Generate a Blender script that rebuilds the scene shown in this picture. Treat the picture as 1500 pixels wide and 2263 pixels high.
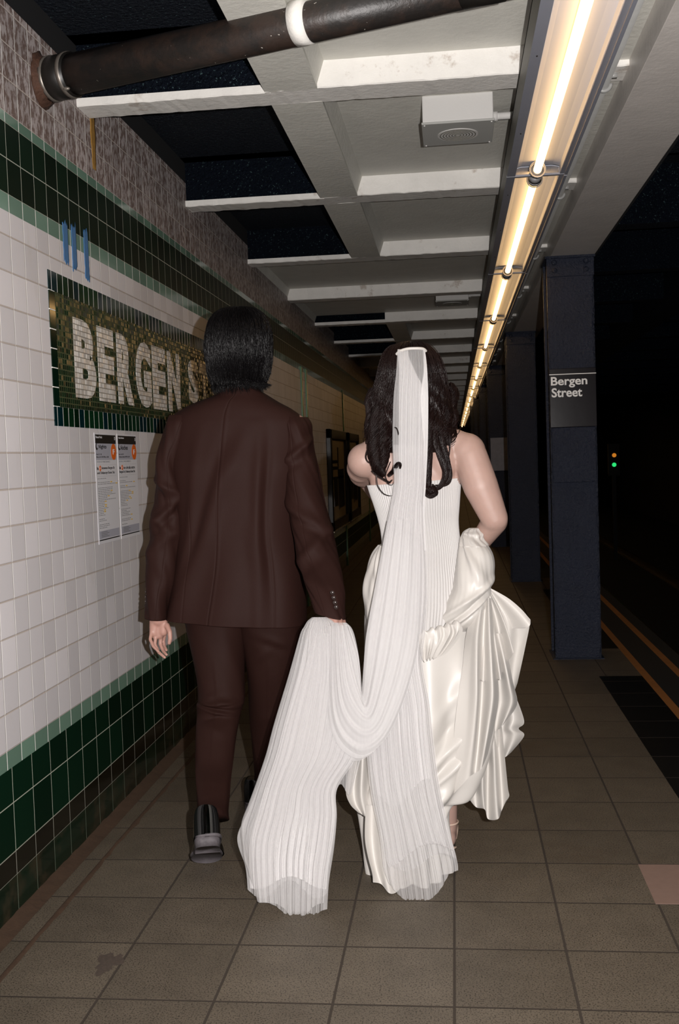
import bpy, bmesh, math, random
import numpy as np
from mathutils import Vector, Matrix
random.seed(7); rng = np.random.default_rng(7)
for o in list(bpy.data.objects): bpy.data.objects.remove(o)
SC = bpy.context.scene; COL = SC.collection
PI = math.pi

# ------------------------------------------------------------------ camera
F = 2327.0; CX, CY, H = 750.0, 1131.5, 1.3
def _cam():
    y = np.array([1003 - CX, CY - 1003, F]); y /= np.linalg.norm(y)
    r = math.radians(1.6); u = np.array([-math.sin(r), math.cos(r), 0])
    z = u - y * np.dot(u, y); z /= np.linalg.norm(z)
    x = np.cross(z, y); x = x if x[0] > 0 else -x
    return np.stack([x, y, z], 1)
CM = _cam()
def at(px, py, Y):                                   # point of the plane at depth Y seen at a pixel
    d = CM.T @ np.array([(px - CX) / F, (CY - py) / F, 1.0])
    return d * (Y / d[1]) + np.array([0, 0, H])
cam_d = bpy.data.cameras.new('camera'); cam = bpy.data.objects.new('camera', cam_d); COL.objects.link(cam)
cam_d.sensor_fit = 'VERTICAL'; cam_d.sensor_height = 36.0; cam_d.sensor_width = 24.0
cam_d.lens = F / 2263.0 * 36.0; cam_d.clip_start = 0.05; cam_d.clip_end = 200
R_ = CM.T @ np.eye(3)
mw = Matrix.Identity(4)
for i in range(3):
    mw[i][0] = R_[i][0]; mw[i][1] = R_[i][1]; mw[i][2] = -R_[i][2]; mw[i][3] = (0, 0, H)[i]
cam.matrix_world = mw; SC.camera = cam

# ------------------------------------------------------------------ world, flash, exposure
w = bpy.data.worlds.new('world'); SC.world = w; w.use_nodes = True
w.node_tree.nodes['Background'].inputs[0].default_value = (0.30, 0.17, 0.08, 1)
w.node_tree.nodes['Background'].inputs[1].default_value = 0.004
vs = SC.view_settings
vs.view_transform = 'Standard'; vs.look = 'None'; vs.exposure = 0.0; vs.gamma = 1.0; vs.use_curve_mapping = False
FLASH_W = 620.0
fl = bpy.data.lights.new('camera_flash', 'SPOT'); fl.energy = FLASH_W; fl.color = (1.0, 0.955, 0.93)
fl.spot_size = math.radians(112); fl.spot_blend = 0.75; fl.shadow_soft_size = 0.012
flo = bpy.data.objects.new('camera_flash', fl); COL.objects.link(flo)
flo.location = (0.15, 0.0, 1.345); flo.rotation_euler = (math.radians(96), 0, math.radians(6))
TUBE_C = (1.0, 0.57, 0.21); TUBE_S = 6.5

# ------------------------------------------------------------------ material helpers
def rgb(r, g, b):
    f = lambda c: (c / 255 / 12.92) if c / 255 <= 0.04045 else ((c / 255 + 0.055) / 1.055) ** 2.4
    return (f(r), f(g), f(b), 1)
class N:
    def __init__(s, name):
        s.m = bpy.data.materials.new(name); s.m.use_nodes = True; s.t = s.m.node_tree
        s.b = s.t.nodes['Principled BSDF']; s.out = s.t.nodes['Material Output']; s._pos = None
    def n(s, typ, **kw):
        x = s.t.nodes.new(typ)
        for k, v in kw.items(): setattr(x, k, v)
        return x
    def lk(s, a, b): s.t.links.new(a, b)
    def put(s, sock, v):
        if hasattr(v, 'default_value') or isinstance(v, bpy.types.NodeSocket): s.lk(v, sock)
        else: sock.default_value = v
    def math(s, op, a, b=0.0, c=0.0, clamp=False):
        x = s.n('ShaderNodeMath', operation=op); x.use_clamp = clamp
        s.put(x.inputs[0], a); s.put(x.inputs[1], b)
        if len(x.inputs) > 2: s.put(x.inputs[2], c)
        return x.outputs[0]
    def xyz(s):
        if s._pos is None:
            g = s.n('ShaderNodeNewGeometry'); q = s.n('ShaderNodeSeparateXYZ'); s.lk(g.outputs['Position'], q.inputs[0])
            s._pos = q.outputs; s.P = g.outputs['Position']
        return s._pos
    def noise(s, scale, detail=3, rough=0.55, stretch=None):
        s.xyz(); x = s.n('ShaderNodeTexNoise'); v = s.P
        if stretch:
            mp = s.n('ShaderNodeMapping'); mp.inputs['Scale'].default_value = stretch; s.lk(v, mp.inputs[0]); v = mp.outputs[0]
        s.lk(v, x.inputs['Vector']); x.inputs['Scale'].default_value = scale
        x.inputs['Detail'].default_value = detail; x.inputs['Roughness'].default_value = rough
        return x.outputs[0]
    def step(s, v, a, b):
        x = s.n('ShaderNodeMapRange'); x.interpolation_type = 'SMOOTHSTEP'
        s.put(x.inputs[0], v); x.inputs[1].default_value = a; x.inputs[2].default_value = b
        return x.outputs[0]
    def mix(s, f, a, b):
        x = s.n('ShaderNodeMix', data_type='RGBA'); s.put(x.inputs[0], f); s.put(x.inputs[6], a); s.put(x.inputs[7], b)
        return x.outputs[2]
    def scale(s, c, f):
        x = s.n('ShaderNodeVectorMath', operation='SCALE'); s.put(x.inputs[0], c if not isinstance(c, tuple) else c[:3]); s.put(x.inputs[3], f)
        return x.outputs[0]
    def bump(s, h, strength=0.5, dist=0.01):
        x = s.n('ShaderNodeBump'); x.inputs['Strength'].default_value = strength; x.inputs['Distance'].default_value = dist
        s.lk(h, x.inputs['Height']); s.lk(x.outputs[0], s.b.inputs['Normal'])
    def set(s, **kw):
        names = dict(col='Base Color', rough='Roughness', metal='Metallic', spec='Specular IOR Level', alpha='Alpha',
                     sheen='Sheen Weight', coat='Coat Weight', sss='Subsurface Weight')
        for k, v in kw.items(): s.put(s.b.inputs[names[k]], v)
        return s
def plain(name, col, rough=0.5, var=0.0, nscale=20, bump=0.0, bscale=60, bdist=0.004, **kw):
    m = N(name); c = col
    if var: c = m.scale(col, m.math('ADD', 1 - var, m.math('MULTIPLY', m.noise(nscale, 4), 2 * var)))
    m.set(col=c, rough=rough, **kw)
    if bump: m.bump(m.noise(bscale, 4), bump, bdist)
    return m.m
def emis(name, col, st):
    m = N(name); m.set(col=(0, 0, 0, 1)); m.b.inputs['Emission Color'].default_value = (*col[:3], 1)
    m.b.inputs['Emission Strength'].default_value = st; return m.m
def tile(name, col, U, V, u0, v0, w, h, grout, gw=0.0035, rough=0.12, var=0.10, tilt=0.010, groutvar=0.0, stain=None, hueshift=None, spec=0.5, speckle=0.0, grout2=None):
    """square tiling over two world axes, with grout lines, slight colour and tilt differences per tile"""
    m = N(name); p = m.xyz()
    u = m.math('DIVIDE', m.math('SUBTRACT', p[U], u0), w); v = m.math('DIVIDE', m.math('SUBTRACT', p[V], v0), h)
    iu, iv = m.math('FLOOR', u), m.math('FLOOR', v); fu, fv = m.math('FRACT', u), m.math('FRACT', v)
    cb = m.n('ShaderNodeCombineXYZ'); m.lk(iu, cb.inputs[0]); m.lk(iv, cb.inputs[1])
    wn = m.n('ShaderNodeTexWhiteNoise', noise_dimensions='3D'); m.lk(cb.outputs[0], wn.inputs[0])
    sp = m.n('ShaderNodeSeparateColor'); m.lk(wn.outputs[1], sp.inputs[0])
    du = m.math('MULTIPLY', m.math('MINIMUM', fu, m.math('SUBTRACT', 1.0, fu)), w)
    dv = m.math('MULTIPLY', m.math('MINIMUM', fv, m.math('SUBTRACT', 1.0, fv)), h)
    d = m.math('MINIMUM', du, dv)
    mask = m.step(d, gw * 0.35, gw * 0.75)
    val = m.math('ADD', 1 - var, m.math('MULTIPLY', wn.outputs[0], 2 * var))
    c = m.scale(col, val)
    if hueshift: c = m.mix(m.math('GREATER_THAN', sp.outputs[2], hueshift[1]), c, hueshift[0])
    if speckle:
        s1 = m.step(m.noise(230, 2), 0.35, 0.5); s2 = m.noise(9, 4)
        c = m.scale(c, m.math('MULTIPLY', m.math('ADD', 1 - speckle, m.math('MULTIPLY', s1, speckle)), m.math('ADD', 0.72, m.math('MULTIPLY', s2, 0.56))))
    if stain:
        sc, lo, hi, scol, amt, stretch = stain
        c = m.mix(m.math('MULTIPLY', m.step(m.noise(sc, 5, 0.65, stretch), lo, hi), amt), c, scol)
    gcol = m.mix(m.noise(6, 3), grout, tuple([x * (1 - groutvar) for x in grout[:3]] + [1]))
    if grout2: gcol = m.mix(m.math('LESS_THAN', dv, du), gcol, grout2)
    m.set(col=m.mix(mask, gcol, c), rough=m.math('ADD', rough, m.math('MULTIPLY', m.math('SUBTRACT', 1.0, mask), 0.6)), spec=spec)
    hgt = m.math('ADD', m.math('MULTIPLY', mask, 0.10),
                 m.math('ADD', m.math('MULTIPLY', m.math('SUBTRACT', sp.outputs[0], 0.5), m.math('MULTIPLY', fu, tilt * 10)),
                        m.math('MULTIPLY', m.math('SUBTRACT', sp.outputs[1], 0.5), m.math('MULTIPLY', fv, tilt * 10))))
    m.bump(hgt, 1.0, 0.01)
    return m.m

# ------------------------------------------------------------------ object helpers
def tag(o, label=None, cat=None, group=None, kind=None):
    for k, v in (('label', label), ('category', cat), ('group', group), ('kind', kind)):
        if v: o[k] = v
    return o
def empty(name, loc, label, cat, group=None):
    o = bpy.data.objects.new(name, None); COL.objects.link(o); o.location = loc; o.empty_display_size = 0.05
    return tag(o, label, cat, group)
class G:
    def __init__(s): s.v = []; s.f = []; s.mi = []; s.cur = 0
    def add(s, vs, fs):
        b = len(s.v); s.v += [tuple(map(float, p)) for p in vs]
        s.f += [tuple(i + b for i in f) for f in fs]; s.mi += [s.cur] * len(fs); return s
    def box(s, x0, x1, y0, y1, z0, z1):
        v = [(x, y, z) for z in (z0, z1) for y in (y0, y1) for x in (x0, x1)]
        return s.add(v, [(0, 2, 3, 1), (4, 5, 7, 6), (0, 1, 5, 4), (2, 6, 7, 3), (0, 4, 6, 2), (1, 3, 7, 5)])
    def grid(s, P, closed=False):                    # P: rows x cols x 3
        P = np.asarray(P); r, c = P.shape[:2]; fs = []
        for i in range(r - 1):
            for j in range(c if closed else c - 1):
                k = (j + 1) % c; fs.append((i * c + j, i * c + k, (i + 1) * c + k, (i + 1) * c + j))
        return s.add(P.reshape(-1, 3), fs)
    def tube(s, path, rad, n=12, cap=True):
        path = np.asarray(path, float); m = len(path); rad = np.broadcast_to(np.asarray(rad, float), (m,))
        T = np.gradient(path, axis=0); T /= np.maximum(np.linalg.norm(T, axis=1), 1e-9)[:, None]
        a = np.array([0, 0, 1.0]) if abs(T[0][2]) < 0.9 else np.array([1.0, 0, 0]); P = []
        for i in range(m):
            a = a - T[i] * np.dot(a, T[i]); a /= max(np.linalg.norm(a), 1e-9); b = np.cross(T[i], a)
            th = np.arange(n) * 2 * PI / n
            P.append(path[i] + rad[i] * (np.cos(th)[:, None] * a + np.sin(th)[:, None] * b))
        base = len(s.v); s.grid(P, True)
        if cap:
            s.f += [tuple(base + i for i in range(n))[::-1], tuple(base + (m - 1) * n + i for i in range(n))]; s.mi += [s.cur] * 2
        return s
    def ell(s, c, r, M=None, n=24, k=14):
        P = []
        for i in range(1, k):
            ph = PI * i / k
            P.append([(r[0] * math.sin(ph) * math.cos(t), r[1] * math.sin(ph) * math.sin(t), r[2] * math.cos(ph)) for t in np.arange(n) * 2 * PI / n])
        P = np.array(P); top = np.array([0, 0, r[2]]); bot = -top
        if M is not None: P = P @ np.array(M).T; top = np.array(M) @ top; bot = np.array(M) @ bot
        base = len(s.v); c = np.array(c); s.grid(P + c, True); t = len(s.v); s.v += [tuple(c + top), tuple(c + bot)]
        for j in range(n):
            s.f.append((t, base + j, base + (j + 1) % n)[::-1]); s.f.append((t + 1, base + (k - 2) * n + (j + 1) % n, base + (k - 2) * n + j)[::-1]); s.mi += [s.cur] * 2
        return s
    def cap(s, p, q, r1, r2, n=18):                  # tapered capsule
        p = np.array(p, float); q = np.array(q, float); d = q - p; L = np.linalg.norm(d); d /= L
        pts = []; rr = []
        for t in np.linspace(-PI / 2 + 0.15, 0, 6): pts.append(p + d * r1 * math.sin(t)); rr.append(r1 * math.cos(t))
        for t in np.linspace(0, PI / 2 - 0.15, 6): pts.append(q + d * r2 * math.sin(t)); rr.append(r2 * math.cos(t))
        return s.tube(pts, rr, n)
    def obj(s, name, mats, parent=None, smooth=True, **tg):
        me = bpy.data.meshes.new(name); me.from_pydata(s.v, [], s.f)
        mats = mats if isinstance(mats, (list, tuple)) else [mats]
        for m in mats: me.materials.append(m)
        if len(mats) > 1: me.polygons.foreach_set('material_index', s.mi)
        me.polygons.foreach_set('use_smooth', [smooth] * len(s.f)); me.update()
        o = bpy.data.objects.new(name, me); COL.objects.link(o)
        if parent is not None:
            o.parent = parent; 
            o.matrix_parent_inverse = Matrix.LocRotScale(parent.location, parent.rotation_euler, parent.scale).inverted()
        return tag(o, **tg)
def fixn(o):                                         # consistent outward normals
    bm = bmesh.new(); bm.from_mesh(o.data); bmesh.ops.recalc_face_normals(bm, faces=bm.faces); bm.to_mesh(o.data); bm.free(); return o
def bevel(o, w, seg=2):
    m = o.modifiers.new('bevel', 'BEVEL'); m.width = w; m.segments = seg; m.limit_method = 'ANGLE'; return o
def solid(o, t, off=0.0):
    m = o.modifiers.new('thickness', 'SOLIDIFY'); m.thickness = t; m.offset = off; return o
def bake(o):
    dg = bpy.context.evaluated_depsgraph_get(); dg.update(); me = bpy.data.meshes.new_from_object(o.evaluated_get(dg))
    o.modifiers.clear(); old = o.data; o.data = me; me.name = old.name
    me.polygons.foreach_set('use_smooth', [True] * len(me.polygons)); return o
def cat_rom(A, sub):                                 # Catmull-Rom along axis 0
    A = np.asarray(A, float); n = len(A); out = []
    for i in range(n - 1):
        p0, p1, p2, p3 = A[max(i - 1, 0)], A[i], A[i + 1], A[min(i + 2, n - 1)]
        for k in range(sub):
            t = k / sub
            out.append(0.5 * ((2 * p1) + (-p0 + p2) * t + (2 * p0 - 5 * p1 + 4 * p2 - p3) * t * t + (-p0 + 3 * p1 - 3 * p2 + p3) * t ** 3))
    out.append(A[-1]); return np.array(out)
def loft(rows, n=96, sub=6, disp=None, ex=2.0, capends=True, g=None):
    """rows: (y, xl, xr, depth, half thickness, dy, tilt): rings around a garment or limb"""
    rows = [tuple(r) + (0,) * (7 - len(r)) for r in rows]; R = cat_rom(rows, sub); P = []; m = len(R)
    for i, (y, xl, xr, Y, hd, dy, tz) in enumerate(R):
        a = at(xl, y - dy / 2, Y); b = at(xr, y + dy / 2, Y); c = (a + b) / 2; hx = (b - a) / 2
        t = np.arange(n) * 2 * PI / n; co, si = np.cos(t), np.sin(t)
        cx = np.sign(co) * np.abs(co) ** (2 / ex); sy = np.sign(si) * np.abs(si) ** (2 / ex)
        p = c + cx[:, None] * hx + sy[:, None] * np.array([0, -hd, tz])
        if disp is not None:
            hxl = np.linalg.norm(hx); nx = cx * hd; ny = -sy * hxl; L = np.sqrt(nx ** 2 + ny ** 2) + 1e-9
            d = disp(t, i / (m - 1), y)
            p[:, 0] += nx / L * d; p[:, 1] += ny / L * d
        P.append(p)
    g = g or G(); base = len(g.v); g.grid(P, True)
    if capends:
        g.f += [tuple(base + i for i in range(n))[::-1], tuple(base + (m - 1) * n + i for i in range(n))]; g.mi += [g.cur] * 2
    return g
def text_obj(s, mat, center_z, y0, y1, z0, z1, X, nrm, parent, name, thick=0.002, bold=0.0, **tg):
    """lettering in a box on the plane x = X (nrm=+1 faces +x, reading along +y) or on y = X (nrm='y', reading along +x)"""
    cu = bpy.data.curves.new(name, 'FONT'); cu.body = s; cu.extrude = 0.5; cu.offset = bold; cu.resolution_u = 4
    t = bpy.data.objects.new('tmp', cu); COL.objects.link(t)
    dg = bpy.context.evaluated_depsgraph_get(); dg.update(); me = bpy.data.meshes.new_from_object(t.evaluated_get(dg))
    bpy.data.objects.remove(t); co = np.array([v.co[:] for v in me.vertices]); lo, hi = co.min(0), co.max(0)
    q = (co - lo) / np.maximum(hi - lo, 1e-9); a = y0 + q[:, 0] * (y1 - y0); z = z0 + q[:, 1] * (z1 - z0)
    if nrm == 'y': V = np.stack([a, X - q[:, 2] * thick, z], 1)
    else: V = np.stack([X + q[:, 2] * thick, a, z], 1)
    for v, c in zip(me.vertices, V): v.co = c
    me.materials.clear(); me.materials.append(mat); me.name = name
    o = bpy.data.objects.new(name, me); COL.objects.link(o)
    if parent is not None:
        o.parent = parent; o.matrix_parent_inverse = Matrix.LocRotScale(parent.location, parent.rotation_euler, parent.scale).inverted()
    return tag(o, **tg)

# ------------------------------------------------------------------ materials of the setting
WG = (0.92, 0.90, 0.86, 1); BG = (0.46, 0.40, 0.36, 1)
white = dict(U=1, V=2, u0=0.02, w=0.1015, grout=WG, groutvar=0.45, grout2=BG, gw=0.0042, spec=0.18)
T_white = tile('white_wall_tile', (0.62, 0.595, 0.61, 1), v0=0.487, h=0.1075, rough=0.42, var=0.09, tilt=0.02,
               stain=(7, 0.62, 0.8, (0.45, 0.40, 0.33, 1), 0.35, (1, 1, 0.35)), **white)
T_soot = tile('sooty_white_tile', (0.42, 0.37, 0.36, 1), v0=2.362, h=0.105, rough=0.5, var=0.15, tilt=0.012,
              stain=(38, 0.44, 0.56, (0.11, 0.062, 0.045, 1), 0.8, (1.3, 1.6, 0.8)), **dict(white, spec=0.15))
T_lg = tile('light_green_tile', (0.15, 0.25, 0.19, 1), U=1, V=2, u0=0.02, v0=-0.5, w=0.1015, h=5.0, grout=WG, rough=0.1, var=0.16)
T_dg = tile('dark_green_tile', (0.002, 0.014, 0.0065, 1), U=1, V=2, u0=0.03, v0=0.189, w=0.143, h=0.1425, grout=rgb(170, 175, 160), gw=0.003, rough=0.45, var=0.3, tilt=0.012, spec=0.10)
T_dg2 = tile('dark_green_band_tile', (0.0025, 0.012, 0.006, 1), U=1, V=2, u0=0.02, v0=2.117, w=0.1015, h=0.107, grout=rgb(165, 168, 155), gw=0.003, rough=0.45, var=0.3, tilt=0.012, spec=0.10)
T_br = tile('narrow_dark_tile', (0.005, 0.005, 0.003, 1), U=1, V=2, u0=0.03, v0=0.119, w=0.143, h=0.07, grout=rgb(150, 150, 138), gw=0.003, rough=0.12, var=0.3)
T_dg0 = tile('foot_green_tile', (0.0015, 0.012, 0.006, 1), U=1, V=2, u0=0.03, v0=0.0, w=0.143, h=0.5, grout=rgb(95, 105, 90), gw=0.003, rough=0.12, var=0.3,
             stain=(9, 0.45, 0.7, (0.05, 0.035, 0.02, 1), 0.6, (1, 1, 1)))
T_floor = tile('platform_paving', (0.115, 0.094, 0.070, 1), U=0, V=1, u0=-0.035, v0=0.071, w=0.289, h=0.2945, grout=(0.045, 0.035, 0.027, 1), gw=0.006,
               rough=0.55, var=0.10, tilt=0.004, speckle=0.7, spec=0.25, stain=(1.7, 0.55, 0.75, (0.07, 0.045, 0.028, 1), 0.5, (1, 1, 1)))
T_dark = tile('black_edge_paving', (0.006, 0.006, 0.006, 1), U=0, V=1, u0=0.1, v0=0.071, w=0.6, h=0.2945, grout=(0.04, 0.03, 0.025, 1), gw=0.005, rough=0.5, var=0.2, spec=0.2)
def paint(name, col, rough=0.45, rust=0.0, bs=0.6):
    m = N(name); c = m.scale(col, m.math('ADD', 0.86, m.math('MULTIPLY', m.noise(6, 5), 0.28)))
    if rust: c = m.mix(m.math('MULTIPLY', m.step(m.noise(5, 6, 0.7), 0.60, 0.70), rust), c, (0.20, 0.10, 0.035, 1))
    m.set(col=c, rough=rough); m.bump(m.noise(38, 6, 0.6), bs * .5, 0.008); return m.m
M_ceil = paint('ceiling_paint', (0.63, 0.62, 0.565, 1), 0.5)
M_beam = paint('beam_paint', (0.74, 0.72, 0.68, 1), 0.45, rust=0.5)
M_gird = paint('girder_paint', (0.64, 0.60, 0.56, 1), 0.42, bs=0.35)
def navy(name, col, rough, bs, dist, sc, spec=0.5, glint_specks=False):
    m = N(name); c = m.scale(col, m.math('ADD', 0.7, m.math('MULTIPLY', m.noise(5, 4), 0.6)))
    if glint_specks: c = m.mix(m.step(m.noise(110, 3, .7), 0.63, 0.67), c, (0.10, 0.17, 0.18, 1))  # sparkle highlights painted into the colour as pale noise specks
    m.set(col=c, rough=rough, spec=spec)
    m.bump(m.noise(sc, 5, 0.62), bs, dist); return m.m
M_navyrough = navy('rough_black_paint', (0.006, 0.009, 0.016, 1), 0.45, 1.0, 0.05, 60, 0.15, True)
M_col = navy('navy_column_paint', (0.015, 0.020, 0.038, 1), 0.30, 1.0, 0.016, 60)
M_black = plain('black_soot', (0.004, 0.004, 0.005, 1), 0.8)

# ------------------------------------------------------------------ setting: platform floor, wall, ceiling
WX = -1.30; YN, YF = -1.5, 70.0
G().box(-2.0, 0.79, YN, YF, -0.3, 0.0).obj('floor', T_floor, smooth=False, kind='structure')
def fl2(y0, y1, m, n): G().box(0.79, 1.03, y0, y1, -0.3, 0.0).obj(n, m, smooth=False, kind='structure')
fl2(YN, 6.10, T_dark, 'floor_edge'); fl2(6.10, 6.95, T_floor, 'floor_edge')
fl2(6.95, 10.0, T_dark, 'floor_edge'); fl2(10.0, 10.9, T_floor, 'floor_edge'); fl2(10.9, YF, T_dark, 'floor_edge')
M_yel = plain('worn_yellow_edge', (0.30, 0.12, 0.03, 1), 0.6, var=0.3, nscale=14)
M_dk = plain('black_rubber_edge', (0.006, 0.006, 0.006, 1), 0.7)
G().box(1.03, 1.075, YN, YF, -0.3, 0.001).obj('trim_1', M_yel, smooth=False, kind='structure')
G().box(1.075, 1.225, YN, YF, -0.3, 0.0).obj('floor_edge', M_dk, smooth=False, kind='structure')
G().box(1.225, 1.27, YN, YF, -0.3, 0.001).obj('trim_2', M_yel, smooth=False, kind='structure')
G().box(1.27, 1.36, YN, YF, -1.2, -0.002).obj('trim_3', M_dk, smooth=False, kind='structure')
G().box(1.36, 9.0, YN, YF, -1.4, -1.2).obj('floor_trackbed', M_black, smooth=False, kind='structure')
G().box(7.0, 7.3, YN, YF, -1.4, 4.0).obj('wall_right', M_black, smooth=False, kind='structure')
G().box(-3, 9.0, YF, YF + .3, -1.4, 4.0).obj('wall_far', M_black, smooth=False, kind='structure')
# pink replacement paving slab and wall gutter
M_pink = plain('pink_paving_slab', (0.235, 0.155, 0.125, 1), 0.5, var=0.12, nscale=40)
G().box(0.535, 0.785, 3.015, 3.305, -0.02, 0.0012).obj('paving_slab', M_pink, smooth=False, label='pinkish replacement paving slab near the dark platform edge strip', cat='paving slab')
M_gut = plain('gutter_grime', (0.060, 0.034, 0.020, 1), 0.7, var=0.35, nscale=25, bump=0.4)
g = G()
ys = np.arange(YN, 40, 0.05); nn = rng.normal(0, 0.003, len(ys))
g.grid([[(WX - 0.01, y, 0.016), (WX + 0.012, y, 0.012 + n), (WX + 0.035, y, 0.003), (WX + 0.05, y, 0.0012)] for y, n in zip(ys, nn)])
g.grid([[(WX + 0.105, y, 0.0012), (WX + 0.112, y, 0.004 + abs(n)), (WX + 0.122 + n, y, 0.0012)] for y, n in zip(ys, nn)])
g.obj('baseboard_left', M_gut, kind='structure')
# tiled wall
g = G()
def strip(z0, z1, k, y0=YN, y1=YF):
    g.cur = k; g.add([(WX, y0, z0), (WX, y1, z0), (WX, y1, z1), (WX, y0, z1)], [(0, 3, 2, 1)])
zs = [0, .119, .189, .434, .487, 2.064, 2.117, 2.331, 2.362, 2.70]
ks = [0, 1, 2, 3, 4, 3, 5, 3, 6]
for a, b, k in zip(zs[:-1], zs[1:], ks): strip(a, b, k)
g.cur = 7; g.box(WX - 0.4, WX - 0.001, YN, YF, -0.3, 3.2)
g.obj('wall_left', [T_dg0, T_br, T_dg, T_lg, T_white, T_dg2, T_soot, M_black], smooth=False, kind='structure')
# ceiling: white coffers, dark open bays by the wall
BZ = 2.58; BY = [0.60, 2.12, 3.69, 5.22, 6.82, 8.49, 10.15, 11.8, 13.45] + [15.1 + 1.65 * k for k in range(20)]
CZ = 2.672; XG = 0.62
g = G()
def darkbay(k): return k in (0, 1, 2, 3, 6, 7, 8) or k > 9
for k in range(len(BY) - 1):
    y0, y1 = BY[k] + 0.14, BY[k + 1] + 0.01
    if darkbay(k):
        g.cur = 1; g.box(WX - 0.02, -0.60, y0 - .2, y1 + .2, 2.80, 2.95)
        g.cur = 0; g.box(-0.62, -0.435, y0, y1, BZ, 2.95)             # longitudinal haunch
        x0 = -0.44
    else: x0 = WX - 0.01
    g.cur = 0; g.box(x0, XG + 0.1, y0, y1, CZ, 2.95)
    # side faces of the coffer
    g.add([(x0, y0, BZ), (x0, y1, BZ), (x0 + 0.03, y1, CZ), (x0 + 0.03, y0, CZ)], [(0, 1, 2, 3)])
g.box(XG - 0.05, XG + 0.1, YN, YF, 2.60, 2.95)
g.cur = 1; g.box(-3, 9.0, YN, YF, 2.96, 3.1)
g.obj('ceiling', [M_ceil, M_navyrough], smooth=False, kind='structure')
for k, y in enumerate(BY[:22]):
    g = G(); nx = 46; xs = np.linspace(-0.62 if (darkbay(k - 1) or darkbay(k)) and k < 9 else WX, XG, nx)
    def prof(xs, y0, y1, z0, z1, g):
        P = []
        for x in xs:
            n1, n2 = rng.normal(0, 0.0008), rng.normal(0, 0.0008)
            P.append([(x, y0, z1), (x, y0 + n1, z0 + 0.004 + n2), (x, y0 + .004, z0 + n2), (x, y1 - .004, z0 + n1), (x, y1 + n2, z0 + 0.004), (x, y1, z1)])
        g.grid(P)
    prof(xs, y, y + 0.15, BZ, 2.96, g)
    if xs[0] > WX + 0.1:                             # the flange crosses the open bay, its web painted black
        prof(np.linspace(WX - 0.005, -0.60, 30), y + 0.01, y + 0.145, BZ - 0.001, BZ + 0.028, g)
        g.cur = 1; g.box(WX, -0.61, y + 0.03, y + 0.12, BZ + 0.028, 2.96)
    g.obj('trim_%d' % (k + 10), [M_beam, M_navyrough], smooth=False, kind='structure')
# girder over the columns, track side black
g = G(); g.box(XG, 0.885, YN, YF, 2.485, 2.95); g.cur = 1; g.box(0.885, 0.90, YN, YF, 2.487, 2.95)
for k in range(46): g.ell((0.905, 0.9 + k * .31, 2.53), (0.008, 0.016, 0.016), n=8, k=6)
bevel(g.obj('trim_4', [M_gird, M_black], smooth=False, kind='structure'), 0.006)
g = G()
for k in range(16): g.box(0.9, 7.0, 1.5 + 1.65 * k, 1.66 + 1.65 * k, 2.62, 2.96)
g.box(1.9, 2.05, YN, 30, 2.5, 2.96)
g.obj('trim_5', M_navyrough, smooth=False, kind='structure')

# ------------------------------------------------------------------ columns
def column(x, y, z1, label):
    e = empty('steel_column', (x, y, 0), label, 'column', 'steel columns along the platform edge')
    hw = 0.141
    def rough_plate(x0, x1, y0, y1, z0, z1):
        gg = G(); nz = 110; nx = 14; P = []
        for z in np.linspace(z0, z1, nz):
            row = [(x0, y1, z)]
            for xx in np.linspace(x0, x1, nx): row.append((xx + rng.normal(0, .0009), y0 + rng.normal(0, .0012), z))
            row.append((x1, y1, z)); P.append(row)
        gg.grid(P, True); return gg
    rough_plate(x - hw, x + hw, y, y + 0.022, 0, z1).obj('front_flange', M_col, e)
    G().box(x - 0.012, x + 0.012, y + 0.022, y + 0.26, 0, z1).obj('web', M_col, e, smooth=False)
    G().box(x - hw, x + hw, y + 0.26, y + 0.28, 0, z1).obj('back_flange', M_col, e, smooth=False)
    g = G(); g.box(x - hw - .002, x + hw + .002, y - 0.012, y, z1 - 0.125, z1 - 0.015); g.box(x - hw - .01, x + hw + .01, y - .02, y + .30, z1 - .016, z1)
    bevel(g.obj('splice_plate', M_col, e, smooth=False), 0.004)
    for dx in (-0.095, 0.095):
        for dz in (0.04, 0.088): G().ell((x + dx, y - 0.013, z1 - dz), (0.017, 0.012, 0.017), n=12, k=8).obj('rivet', M_col, e)
    g = G(); g.box(x - hw - .015, x + hw + .015, y - .02, y + .30, 0, 0.006); g.obj('base_plate', M_col, e, smooth=False)
    return e
CXS = [(0.735, 6.62, 'nearest navy riveted steel column carrying the black Bergen Street sign'),
       (0.685, 10.62, 'second navy steel column, just behind the one with the Bergen Street sign'),
       (0.62, 14.6, 'third dark steel column from the camera with a pale notice patch'),
       (0.60, 18.6, 'fourth steel column, seen half hidden past the bride shoulder'),
       (0.58, 22.6, 'fifth steel column, far down the platform'), (0.57, 26.6, 'farthest steel column, down the dark platform')]
for x, y, l in CXS: column(x, y, 2.485, l)
# black enamel station sign wrapped on the nearest column
e = empty('station_sign', (0.735, 6.612, 1.6), 'black column sign reading Bergen Street in white letters', 'sign')
M_sign = plain('black_enamel', (0.010, 0.008, 0.010, 1), 0.16, bump=0.05, bscale=9)
M_wh = plain('white_lettering', (0.75, 0.74, 0.72, 1), 0.4)
bevel(G().box(0.594, 0.876, 6.603, 6.618, 1.44, 1.80).obj('sign_panel', M_sign, e, smooth=False), 0.003)
G().box(0.594, 0.876, 6.6015, 6.6035, 1.762, 1.767).obj('sign_stripe', M_wh, e, smooth=False, label='thin white line')
text_obj('Bergen', M_wh, 0, 0.603, 0.822, 1.682, 1.750, 6.603, 'y', e, 'sign_word', bold=0.022, label='white word Bergen')
text_obj('Street', M_wh, 0, 0.606, 0.790, 1.625, 1.682, 6.603, 'y', e, 'sign_word', bold=0.022, label='white word Street')
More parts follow.
